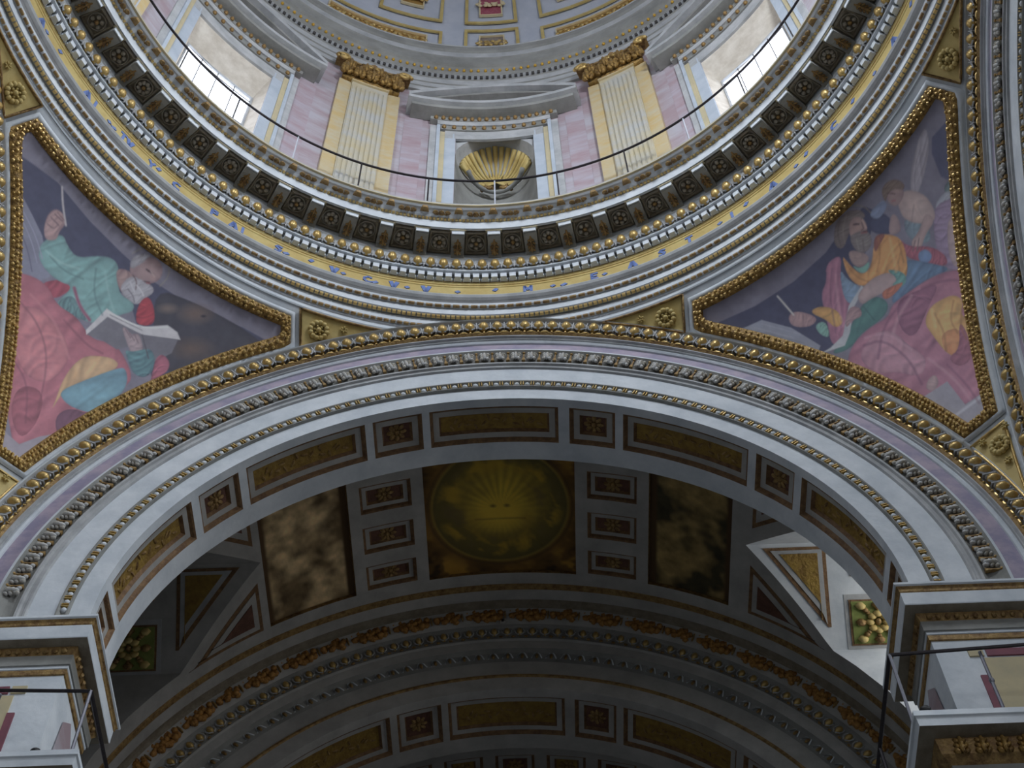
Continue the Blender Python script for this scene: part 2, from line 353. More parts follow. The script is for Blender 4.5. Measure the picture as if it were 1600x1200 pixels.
# ------------------------------------------------------------------ drum
DA = rad(.85)               # the drum is turned a little
def dz(deg): return rad(deg)+DA
RD = 9.9
BAYW = 15.3/2
wins = [-46.2, 46.1, 133.0, -133.0]
def cylpatch(b, r, a0, a1, z0, z1, m=0, n=None, th=0.0):
    n = n or max(2, int(abs(a1-a0)/rad(1.5)))
    V = []; Fc = []
    for i in range(n+1):
        a = a0+(a1-a0)*i/n; V += [ringP(r, a, z0), ringP(r, a, z1)]
    for i in range(n): Fc.append((2*i, 2*i+1, 2*i+3, 2*i+2))
    if th:
        k = len(V)
        for i in range(n+1):
            a = a0+(a1-a0)*i/n; V += [ringP(r+th, a, z0), ringP(r+th, a, z1)]
        for i in range(n): Fc += [(2*i, 2*i+2, k+2*i+2, k+2*i), (2*i+1, k+2*i+1, k+2*i+3, 2*i+3)]
        Fc += [(0, k, k+1, 1), (2*n, 2*n+1, k+2*n+1, k+2*n)]
    b.add(V, Fc, m)
dw = MB()
WZ0, WZ1 = 2.2, 8.45
edges = []
for c in sorted(wins): edges.append((rad(c-BAYW), rad(c+BAYW)))
prev = -pi
for (e0, e1) in edges:
    # niche openings cut the wall of the bays at 0, 90 and 180 degrees
    for (s0, s1) in [(prev, e0)]:
        cuts = [x for x in (DA, DA+pi/2, DA-pi/2) if s0 < x < s1]
        p = s0
        for x in cuts:
            cylpatch(dw, RD, p, x-rad(6.6), 1.2, 13); cylpatch(dw, RD, x-rad(6.6), x+rad(6.6), 8.75, 13); p = x+rad(6.6)
        cylpatch(dw, RD, p, s1, 1.2, 13)
    cylpatch(dw, RD, e0, e1, 1.2, WZ0); cylpatch(dw, RD, e0, e1, WZ1, 13); prev = e1
cylpatch(dw, RD, prev, pi, 1.2, 13)
dw.build('wall_drum', PINK, None, kind='structure')
# windows with splayed reveals, bars and the bright sky
for wi, c in enumerate(wins):
    a0, a1 = rad(c-BAYW), rad(c+BAYW); g0, g1 = rad(c-6.35), rad(c+6.35)
    W = root('window_%d' % (wi+1), ringP(10.1, rad(c), WZ0), kind='structure',
             label=('tall drum window on the left, white with sky' if wi == 0 else 'tall drum window on the right, white with sky' if wi == 1 else None))
    b = MB(); n = 6; ZT = 7.15; RG = 10.35
    top = [(a0+(a1-a0)*i/n, g0+(g1-g0)*i/n) for i in range(n+1)]
    V = []; Fc = []
    for (p, q) in top: V += [ringP(RD, p, WZ1), ringP(RG, q, ZT)]
    for i in range(n): Fc.append((2*i, 2*i+1, 2*i+3, 2*i+2))
    b.add(V, Fc)
    for (p, q) in (top[0], top[-1]): b.add([ringP(RD, p, WZ0), ringP(RD, p, WZ1), ringP(RG, q, ZT), ringP(RG, q, WZ0+.1)], [(0, 1, 2, 3)])
    b.add([ringP(RD, a0, WZ0), ringP(RD, a1, WZ0), ringP(RG, g1, WZ0+.1), ringP(RG, g0, WZ0+.1)], [(0, 1, 2, 3)])
    b.build('reveal', REVEAL, W)
    b = MB(); cylpatch(b, RG+.03, g0-.01, g1+.01, WZ0+.3, ZT+.05, 0, 6); b.build('pane', SKYPANE, W)
    for k in range(1, 4):
        b = MB(); q = g0+(g1-g0)*k/4; b.tube([ringP(RG-.03, q, WZ0+.1), ringP(RG-.03, q, ZT-.02)], .014, 0, 5); b.build('window_bar', IRON, W)
    for z in (5.0, ZT-.35):
        b = MB(); b.tube([ringP(RG-.05, g0+(g1-g0)*k/6, z) for k in range(7)], .014, 0, 5); b.build('window_bar', IRON, W)
    b = MB(); b.tube([ringP(RG-.03, g0, WZ0+.1), ringP(RG-.03, g0, ZT), ringP(RG-.03, (g0+g1)/2, ZT), ringP(RG-.03, g1, ZT), ringP(RG-.03, g1, WZ0+.1)], .05, 0, 5); b.build('frame', GREY, W)

def aedicule(name, c, label, hw_in, ztop, group=None):
    """moulded surround with eggs and a bowed pediment on scroll brackets, round a niche or a window"""
    T = root(name, ringP(9.8, rad(c), 1.25), label, 'surround', group)
    hi = hw_in
    A = lambda d: rad(c+d)
    sides = [(hi+.05, hi+1.9, 9.84, .08, JAMB, 'jamb'), (hi+1.9, hi+2.75, 9.80, .12, BEIGE, 'gilded_strip'), (hi+2.75, hi+3.35, 9.76, .16, JAMB, 'jamb'), (hi+3.35, hi+4.5, 9.82, .1, GREY, 'jamb')]
    for (d0, d1, r, th, m, nm) in sides:
        for sg in (-1, 1):
            b = MB(); cylpatch(b, r, A(sg*d0), A(sg*d1), 1.25, ztop-.15 if d0 < hi+2 else ztop+.35, 0, 2, th); b.build(nm, m, T)
    b = MB(); cylpatch(b, 9.84, A(-hi-1.9), A(hi+1.9), ztop-.55, ztop+.1, 0, None, .08); b.build('lintel', GREY, T)
    b = MB(); cylpatch(b, 9.79, A(-hi-2.7), A(hi+2.7), ztop+.05, ztop+.32, 0, None, .13); b.build('egg_course', DUST, T)
    b = MB(); cylpatch(b, 9.74, A(-hi-3.3), A(hi+3.3), ztop+.32, ztop+.62, 0, None, .16); b.build('lintel', GREY, T)
    b = MB(); cylpatch(b, 9.72, A(-hi-4.6), A(hi+4.6), ztop+.62, ztop+.86, 0, None, .2); b.build('egg_course', DUST, T)
    n = 11
    for k in range(n):
        d = (-1+2*k/(n-1))*(hi+2.1); link('egg', EGGS, T, ringM(9.77, A(d), ztop+.18))
    n = 17
    for k in range(n):
        d = (-1+2*k/(n-1))*(hi+3.6); link('egg', EGGS, T, ringM(9.70, A(d), ztop+.73))
    # projecting slab and the bowed pediment above it
    def slab(nm, r0, hw, z0, z1, m, arc=0.0, n=14):
        V = []; Fc = []
        for i in range(n+1):
            d = -hw+2*hw*i/n; e = arc*(1-(2*i/n-1)**2)
            V += [ringP(9.88, A(d), z0+e), ringP(r0, A(d), z0+e), ringP(r0, A(d), z1+e), ringP(9.88, A(d), z1+e)]
        for i in range(n):
            for j in range(4): Fc.append((4*i+j, 4*i+(j+1) % 4, 4*i+4+(j+1) % 4, 4*i+4+j))
        Fc += [(0, 1, 2, 3), (4*n+3, 4*n+2, 4*n+1, 4*n)]
        bb = MB(); bb.add(V, Fc); bb.build(nm, m, T)
    slab('shelf', 9.42, 14.8, ztop+.86, ztop+1.06, DUST)
    slab('shelf', 9.28, 15.6, ztop+1.06, ztop+1.26, GREY)
    slab('pediment_back', 9.74, 14.6, ztop+1.26, ztop+1.5, DUST, 1.15)
    slab('pediment', 9.34, 15.6, ztop+1.42, ztop+1.66, GREY, 1.25)
    slab('pediment', 9.52, 15.0, ztop+1.28, ztop+1.42, DUST, 1.25)
    return T
nic = aedicule('niche_surround', .85, 'stone surround with gold eggs framing the shell niche in the drum', 6.6, 8.95)
aedicule('window_surround', wins[0], 'stone surround with gold eggs framing the left drum window', BAYW, 8.95)
aedicule('window_surround', wins[1], 'stone surround with gold eggs framing the right drum window', BAYW, 8.95)
# niche with its gilded shell
N = root('shell_niche', ringP(10.4, DA, 1.25), 'grey arched niche under a fluted gold scallop shell', 'niche')
b = MB(); hw = 1.14; R0 = ringM(RD, DA, 0)
V = []; Fc = []; nn = 16; zz = [1.25, 3, 5, 6.4, 7.5]
for z in zz:
    for i in range(nn+1):
        q = -pi/2+pi*i/nn; V.append(R0 @ Vector((hw*sin(q), 1.25*cos(q), z)))
for j in range(len(zz)-1):
    for i in range(nn): Fc.append((j*(nn+1)+i, (j+1)*(nn+1)+i, (j+1)*(nn+1)+i+1, j*(nn+1)+i+1))
b.add(V, Fc); b.build('niche_wall', DUST, N, smooth=True)
b = MB(); V = []; Fc = []; mq = 8          # half dome
for j in range(mq+1):
    el = pi/2*j/mq
    for i in range(nn+1):
        q = -pi/2+pi*i/nn; V.append(R0 @ Vector((hw*sin(q)*cos(el), 1.25*cos(q)*cos(el)+.0, 7.5+1.25*sin(el))))
for j in range(mq):
    for i in range(nn): Fc.append((j*(nn+1)+i, (j+1)*(nn+1)+i, (j+1)*(nn+1)+i+1, j*(nn+1)+i+1))
b.add(V, Fc); b.build('niche_head', GREY, N, smooth=True)
b = MB(); V = []; Fc = []
for i in range(nn+1):
    q = -pi/2+pi*i/nn; x = hw*sin(q); V += [R0 @ Vector((x, .0, 7.5+1.25*cos(q)*.98)), R0 @ Vector((x*1.04, -.0, 8.85))]
for i in range(nn): Fc.append((2*i, 2*i+1, 2*i+3, 2*i+2))
b.add(V, Fc); b.build('spandrel', GREY, N)
nr = 17
for k in range(nr):                        # the flutes of the shell fan out from the hinge at the back
    q = rad(-97+194*k/(nr-1))
    base = Vector((0, .98, 7.55)); top = Vector((1.0*sin(q), .28+.10*abs(sin(q)), 7.72+.98*cos(q)))
    pts = [base.lerp(top, t)+Vector((0, .34*sin(pi*t), .20*sin(pi*t)*max(0, cos(q)))) for t in np.linspace(0.03, 1, 7)]
    f = MB(); f.tube([R0 @ p for p in pts], [.02+.062*t for t in np.linspace(0, 1, 7)], 0, 6); f.build('flute', GOLDP, N, smooth=True)
b = MB()
for sg in (-1, 1):
    b.tube([R0 @ Vector((sg*(.25+.18*cos(t)*(1-t/9)), 1.0-.1*t/5, 7.05+.16*sin(t)*(1-t/9))) for t in np.linspace(0, 7, 16)], .06, 0, 6)
b.build('scroll', OCHRE, N, smooth=True)
b = MB(); b.tube([R0 @ Vector((1.02*sin(t)*.78, .9*cos(t)+.12, 6.95)) for t in np.linspace(-1.35, 1.35, 18)], .07, 0, 6); b.build('impost_moulding', DUST, N, smooth=True)

# fluted pilasters with gilded capitals
def capital(T, r, c, hw, z0):
    b = MB(); h = 1.45
    m0 = ringM(r, rad(c), z0)
    b.box((0, .12, h*.45), (hw*.92, .1, h*.45), 0, m0)
    for k in range(5): acanthus(b, .46, .72, .20, 0, m0 @ Matrix.Translation(((k-2)*hw*.42, -.03, .02)), 3)
    for k in range(4): acanthus(b, .46, .75, .2, 0, m0 @ Matrix.Translation(((k-1.5)*hw*.5, -.02, .48)), 3)
    cap = b.build('capital', GOLDD, T, smooth=True, label='gilded leafy capital')
    for sg in (-1, 1):
        b = MB(); b.tube([m0 @ Vector((sg*(hw*1.0+.22*(1-t/10)*cos(t)), -.16, h*.80+.22*(1-t/10)*sin(t))) for t in np.linspace(0, 9, 20)], .065, 0, 6)
        sub('volute', b.mesh('volute', GOLD, True), cap)
        b = MB(); b.tube([m0 @ Vector((sg*(.13+.12*(1-t/10)*cos(t)), -.12, h*.74+.12*(1-t/10)*sin(t))) for t in np.linspace(0, 8, 14)], .04, 0, 5)
        sub('volute', b.mesh('volute', GOLD, True), cap)
    b = MB(); n = 8
    for i in range(n):
        x0 = -hw*1.22+2*hw*1.22*i/n; x1 = x0+2*hw*1.22/n
        y0 = -.14+.17*cos(pi*x0/(2*hw*1.22)); y1 = -.14+.17*cos(pi*x1/(2*hw*1.22))
        b.add([m0 @ Vector(v) for v in ((x0, y0, h-.1), (x1, y1, h-.1), (x1, .25, h-.1), (x0, .25, h-.1), (x0, y0, h+.04), (x1, y1, h+.04), (x1, .25, h+.04), (x0, .25, h+.04))],
              [(0, 1, 5, 4), (0, 3, 2, 1), (4, 5, 6, 7)])
    b.ell((0, -.0, h-.02), (.13, .12, .14), 0, m0)
    sub('abacus', b.mesh('abacus', OCHRE), cap)
for c, lab in ((-21.75, 'yellow marble fluted pilaster with gold capital, between the left window and the niche'), (23.85, 'yellow marble fluted pilaster with gold capital, between the niche and the right window'), (-68, 'yellow marble pilaster partly hidden beyond the left window'), (68.5, 'yellow marble pilaster partly hidden beyond the right window')):
    T = root('pilaster', ringP(9.7, rad(c), 1.25), lab, 'pilaster')
    A = lambda d: rad(c+d)
    for d0, d1, r in ((-5.65, -3.35, 9.74), (3.35, 5.65, 9.74)):
        b = MB(); cylpatch(b, r, A(d0), A(d1), 1.25, 10.95, 0, 3, .16); b.build('side_strip', YELLOW, T)
    b = MB(); cylpatch(b, 9.66, A(-3.35), A(3.35), 1.25, 10.95, 0, 4, .22); sh_ = b.build('shaft', CREAM, T)
    for k in range(8):
        b = MB(); d = -2.9+5.8*k/7; cylpatch(b, 9.625, A(d-.27), A(d+.27), 1.35, 10.5, 0, 1, .04); b.build('fillet', CREAM, T)
    b = MB(); cylpatch(b, 9.6, A(-3.5), A(3.5), 10.85, 10.98, 0, 4, .2); b.build('astragal', YELLOW, T)
    capital(T, 9.56, c, .98, 10.95)
# joints of the pink marble facing beside the pilasters
for c in (-32.4, -13.2, 14.9, 33.6):
    b = MB(); cylpatch(b, 9.885, rad(c-1.6), rad(c+1.6), 1.3, 10.6, 0, 3, .03); b.build('trim_%d' % int(40+c), mat('pink_marble_slab', (168, 144, 150), (180, 174, 184), 1.4, .5, stretch=(.5, .5, 2)), None, kind='structure')
# architrave and cornice on top of the drum
uc = root('drum_cornice', (0, 0, 13.5), 'grey upper cornice with a row of gold beads and dentils under the dome', 'cornice')
revolve('architrave', [(9.9, 12.3), (9.82, 12.32), (9.82, 12.62), (9.78, 12.64), (9.78, 12.95), (9.74, 12.97), (9.74, 13.35), (9.7, 13.38)], [GREY, DUST], [1, 0, 1, 0, 1, 0, 1], uc)
revolve('dentil_band', [(9.7, 13.38), (9.74, 13.42), (9.74, 13.68), (9.68, 13.7)], [GREY], 0, uc)
revolve('bead_bed', [(9.68, 13.7), (9.64, 13.8), (9.63, 14.1), (9.58, 14.2)], [DUST], 0, uc)
revolve('corona', [(9.58, 14.2), (9.50, 14.25), (9.47, 14.8), (9.44, 14.85), (9.42, 15.2), (9.36, 15.3), (9.35, 15.65), (9.33, 15.7), (9.9, 15.8)], [DUST, GREY], [0, 0, 0, 1, 0, 0, 1, 0], uc)
b = MB(); b.ell((0, 0, 0), (.055, .06, .075), nu=7, nv=5); UB = b.mesh('bead', mat('bead_gilding', (214, 170, 70), rough=.45, metal=.3), True)
b = MB(); b.box((0, 0, 0), (.045, .04, .1)); UD = b.mesh('dentil', mat('shadow_stone', (58, 56, 56), (74, 72, 70), 5, .9))  # dark colour puts shade into the dentil row
nb = 262
for i in range(-50, 51):
    a = DA+2*pi/nb*i
    link('bead', UB, uc, ringM(9.61, a, 13.97))
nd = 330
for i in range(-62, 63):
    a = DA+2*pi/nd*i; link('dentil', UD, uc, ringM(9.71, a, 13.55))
# dome shell with ribs and coffers
DR, DZ = 9.6, 16.2
def domeP(a, el, r=DR): return (r*cos(el)*sin(a), r*cos(el)*cos(a), DZ+r*sin(el))
b = MB(); nA, nE = 96, 24; V = []; Fc = []
for j in range(nE+1):
    for i in range(nA): V.append(domeP(2*pi*i/nA, rad(-6+92*j/nE), DR+.12))
for j in range(nE):
    for i in range(nA): Fc.append((j*nA+i, (j+1)*nA+i, (j+1)*nA+(i+1) % nA, j*nA+(i+1) % nA))
b.add(V, Fc); b.build('ceiling_dome', mat('dome_plaster', (182, 188, 200), (196, 200, 210), 1.2, .85), None, smooth=True, kind='structure')
def domeframe(b, a0, a1, e0, e1, wd, r, m, th=.06):
    """a rectangular frame on the dome"""
    def bar(p0, p1, q0, q1, n):
        V = []; Fc = []
        for i in range(n+1):
            t = i/n
            for (p, q) in ((p0, p1), (q0, q1)):
                a = p[0]+(q[0]-p[0])*0; 
            A0 = p0[0]+(q0[0]-p0[0])*t; E0 = p0[1]+(q0[1]-p0[1])*t; A1 = p1[0]+(q1[0]-p1[0])*t; E1 = p1[1]+(q1[1]-p1[1])*t
            V += [domeP(A0, E0, r+th), domeP(A0, E0, r), domeP(A1, E1, r), domeP(A1, E1, r+th)]
        for i in range(n):
            for j in range(3): Fc.append((4*i+j, 4*i+j+1, 4*i+5+j, 4*i+4+j))
        b.add(V, Fc, m)
    ca = cos((e0+e1)/2)*DR; wa = wd/ca; we = wd/DR; n = max(2, int((a1-a0)/rad(3)))
    bar((a0, e0), (a0, e0+we), (a1, e0), (a1, e0+we), n); bar((a0, e1-we), (a0, e1), (a1, e1-we), (a1, e1), n)
    bar((a0, e0), (a0+wa, e0), (a0, e1), (a0+wa, e1), 3); bar((a1-wa, e0), (a1, e0), (a1-wa, e1), (a1, e1), 3)
DOMEC = 0
def domecoffer(a0, a1, e0, e1, fieldmat, inset=.42):
    T = root('dome_coffer', domeP((a0+a1)/2, (e0+e1)/2), DCLAB.pop(0), 'coffer', 'coffers of the dome')
    b = MB(); domeframe(b, a0, a1, e0, e1, .11, DR, 0); b.build('gilded_frame', GOLDP, T)
    ca = cos(e0)*DR; ia, ie = inset/ca, inset/DR
    b = MB(); domeframe(b, a0+ia, a1-ia, e0+ie, e1-ie, .05, DR-.02, 0, .1); b.build('inner_frame', mat('pale_gilding', (226, 210, 170), rough=.5, metal=.2), T)
    b = MB(); n = max(2, int((a1-a0)/rad(3))); V = []; Fc = []
    for i in range(n+1):
        a = a0+ia+(a1-a0-2*ia)*i/n; V += [domeP(a, e0+ie, DR+.04), domeP(a, e1-ie, DR+.04)]
    for i in range(n): Fc.append((2*i, 2*i+1, 2*i+3, 2*i+2))
    b.add(V, Fc); b.build('field', fieldmat, T)
    b = MB(); k = max(1, int((a1-a0)*DR/.6))
    for i in range(k):
        a = a0+ia+(a1-a0-2*ia)*(i+.5)/k; e = (e0+e1)/2
        for q in range(6):
            d = rad(60*q+20*i); hh = min(.3, (e1-e0)*DR*.5-inset)*.9
            b.ell((hh*.7*cos(d), 0, hh*.7*sin(d)), (.09, .05, .09), 0, Matrix.Translation(domeP(a, e, DR)) @ Matrix.Rotation(-a, 4, 'Z'), nu=6, nv=4)
    b.build('relief', MATS['pale_gilding'] if fieldmat is REDFIELD else GOLD, T, smooth=True, kind='stuff')
GOLDFIELD = mat('dome_gold_field', (188, 152, 84), (150, 112, 58), 6, .6, .2, bump=.3)
REDFIELD = mat('dome_red_field', (150, 60, 84), (170, 100, 110), 9, .7)
GREYF = mat('dome_grey_field', (150, 140, 130), (120, 104, 92), 8, .8)
DCLAB = ['small dome coffer with grey relief, in the middle of the lowest row', 'red dome coffer with white relief at the top edge of the view',
         'long gold relief coffer in the dome, left of the middle', 'gold dome coffer in the second row, left of the red one',
         'long gold relief coffer in the dome, right of the middle', 'gold dome coffer in the second row, right of the red one']
D = rad
domecoffer(D(-4.8)+0, D(6.4), D(-3), D(8.6)+.03, GREYF, .5)
domecoffer(D(-4.8), D(6.4), D(13), D(27), REDFIELD, .5)
for s in (-1, 1):
    m0 = .8
    a = sorted((D(m0+s*10.1), D(m0+s*37)))
    domecoffer(a[0], a[1], D(-3), D(8.6), GOLDFIELD, .5)
    a = sorted((D(m0+s*10.3), D(m0+s*24)))
    domecoffer(a[0], a[1], D(13), D(27), GOLDFIELD, .7)

# the iron railing round the walkway
T = root('walkway_railing', (0, 9.2, 1.3), 'thin dark iron railing running round the walkway at the foot of the drum', 'railing')
b = MB(); b.tube([ringP(9.2, rad(a), 3.58) for a in range(-110, 111, 2)], .035, 0, 6); b.build('rail', IRON, T, smooth=True)
for i, az in enumerate([-87.7, -76.6, -65.5, -54.5, -43.5, -32.4, -21.3, -10, .85, 11.2, 22.8, 33.7, 44.8, 56, 67, 78]):
    b = MB(); b.tube([ringP(9.2, rad(az), 1.28), ringP(9.2, rad(az), 3.58)], .022, 0, 5)
    pale = az in (-32.4, 33.7, .85, -65.5)
    b.build('post', mat('pale_iron', (186, 190, 200), rough=.5) if pale else IRON, T, label='pale grey post' if pale else None)

# ------------------------------------------------------------------ pendentives
SR, SC = 14.48, -13.0
def Rz(z): return math.sqrt(max(0.01, SR*SR-(z-SC)**2))
def pend(sx):
    """one pendentive; sx=-1 left, +1 right of the front arch"""
    V = []; Fc = []; nz, na = 60, 40; lim = 10.22
    for j in range(nz+1):
        z = -13.4+(10.45)*j/nz; R_ = Rz(z)
        q = min(1, lim/R_); a0 = math.acos(q); a1 = math.asin(q)
        if a0 > a1: a0 = a1 = pi/4
        for i in range(na+1):
            a = (a0+(a1-a0)*i/na)*sx; V.append(ringP(R_, a, z))
    for j in range(nz):
        for i in range(na): Fc.append((j*(na+1)+i, (j+1)*(na+1)+i, (j+1)*(na+1)+i+1, j*(na+1)+i+1))
    return V, Fc
for sx, nm in ((-1, 'wall_pendentive_left'), (1, 'wall_pendentive_right')):
    V, Fc = pend(sx); link(nm, mesh(nm, V, Fc, WHITE, smooth=True), None, kind='structure')
# rear pendentives close the crossing behind the visitor
for sx, nm in ((-1, 'wall_pendentive_rear_left'), (1, 'wall_pendentive_rear_right')):
    V, Fc = pend(sx); V = [(x, -y, z) for x, y, z in V]; link(nm, mesh(nm, V, Fc, WHITE, smooth=True), None, kind='structure')

def sdf(poly, X, Y):
    n = len(poly); d = np.full(X.shape, 1e9); s = np.ones(X.shape)
    j = n-1
    for i in range(n):
        xi, yi = poly[i]; xj, yj = poly[j]; ex, ey = xj-xi, yj-yi; wx, wy = X-xi, Y-yi
        t = np.clip((wx*ex+wy*ey)/(ex*ex+ey*ey+1e-9), 0, 1); bx, by = wx-ex*t, wy-ey*t
        d = np.minimum(d, bx*bx+by*by)
        c1 = Y >= yi; c2 = Y < yj; c3 = ex*wy > ey*wx
        flip = (c1 & c2 & c3) | (~c1 & ~c2 & ~c3); s = np.where(flip, -s, s); j = i
    return s*np.sqrt(d)
def smoothpoly(p, k=2):
    for _ in range(k):
        q = []
        for i in range(len(p)):
            a = p[i]; b_ = p[(i+1) % len(p)]
            q += [(a[0]*.75+b_[0]*.25, a[1]*.75+b_[1]*.25), (a[0]*.25+b_[0]*.75, a[1]*.25+b_[1]*.75)]
        p = q
    return p
def fbm(X, Y, s, seed):
    r = np.random.default_rng(seed); o = np.zeros(X.shape); amp = 1; tot = 0
    for k in range(4):
        for _ in range(4):
            a = r.uniform(0, 2*pi); ph = r.uniform(0, 2*pi)
            o += amp*np.sin((X*cos(a)+Y*sin(a))/s*2*pi+ph+1.3*np.sin((X*sin(a)-Y*cos(a))/s*3+ph*2))
        tot += amp*2.2; amp *= .55; s *= .5
    return o/tot
def paint(X, Y, base, shapes, gain=1.0, seed=1, sat=1.0):
    C = np.zeros(X.shape+(3,)); C[:] = lin(base); C *= (1+.14*fbm(X, Y, 90, seed))[..., None]
    for k, sh_ in enumerate(shapes):
        kind, col = sh_[0], lin(sh_[1])
        if kind in 'pq':     # polygon with folds: angle, period, depth; q keeps its corners and has no folds
            poly = smoothpoly(sh_[2], 2) if kind == 'p' else sh_[2]; ang, per, dep = sh_[3] if len(sh_) > 3 else (0.6, 16, .18)
            d = sdf(poly, X, Y); al = np.clip(.5-d/1.8, 0, 1)
            if not (al > 0).any(): continue
            n = fbm(X, Y, 60, seed*31+k); inside = d < 3; xs, ys = X[inside], Y[inside]
            u = X*cos(ang)+Y*sin(ang); v = -X*sin(ang)+Y*cos(ang); f = n*.10
            if kind == 'p' and dep > .05:
                ui, vi = u[inside], v[inside]; rr = np.random.default_rng(seed*77+k); u0, u1, v0, v1 = ui.min(), ui.max(), vi.min(), vi.max()
                nr_ = int(np.clip((u1-u0)/per*1.9, 2, 16))
                for q in range(nr_):
                    uc = u0+(u1-u0)*(q+rr.uniform(.1, .9))/nr_; wd = per*rr.uniform(.10, .26); L = (v1-v0)*rr.uniform(.25, .6); vc = rr.uniform(v0+.2*(v1-v0), v1-.2*(v1-v0))
                    cv = rr.uniform(-.5, .5)*per*1.5; line = uc+cv*((v-vc)/(L+1))**2*2+rr.uniform(-.25, .25)*(v-vc)
                    tp = np.exp(-((v-vc)/(L*.75+1))**4); t_ = (u-line)/wd
                    f = f+tp*dep*(1.0*np.exp(-t_*t_)-1.25*np.exp(-(t_-1.7)**2*.8))
            f = f-.20*np.exp(-np.clip(-d, 0, None)/2.6)+.12*np.clip(-d/16, 0, 1) if kind == 'p' else f
            c = np.clip(col*(1+f[..., None]*np.array([1, 1.1, 1.0])), 0, 1)
        elif kind == 'l':    # line: points, width
            pts = sh_[2]; d = np.full(X.shape, 1e9)
            if len(pts) > 2:
                for _ in range(2): pts = [pts[0]]+[(p[0]*(1-f)+q[0]*f, p[1]*(1-f)+q[1]*f) for p, q in zip(pts[:-1], pts[1:]) for f in (.25, .75)]+[pts[-1]]
            for a, b_ in zip(pts[:-1], pts[1:]):
                ex, ey = b_[0]-a[0], b_[1]-a[1]; t = np.clip(((X-a[0])*ex+(Y-a[1])*ey)/(ex*ex+ey*ey+1e-9), 0, 1)
                d = np.minimum(d, np.hypot(X-a[0]-ex*t, Y-a[1]-ey*t))
            al = np.clip((sh_[3]-d)/(1.2+sh_[3]*.8)+.5, 0, 1)*(sh_[4]*.8 if len(sh_) > 4 else 1); c = np.broadcast_to(col, C.shape)
        elif kind == 'e':    # soft ellipse: cx, cy, rx, ry, softness
            cx, cy, rx, ry, so = sh_[2]; q = np.hypot((X-cx)/rx, (Y-cy)/ry); al = np.clip((1-q)/so, 0, 1); c = np.broadcast_to(col, C.shape)
        C = C*(1-al[..., None])+c*al[..., None]
    C *= (1+.05*fbm(X, Y, 14, seed+5))[..., None]
    return np.clip(C*gain, 0, .95)

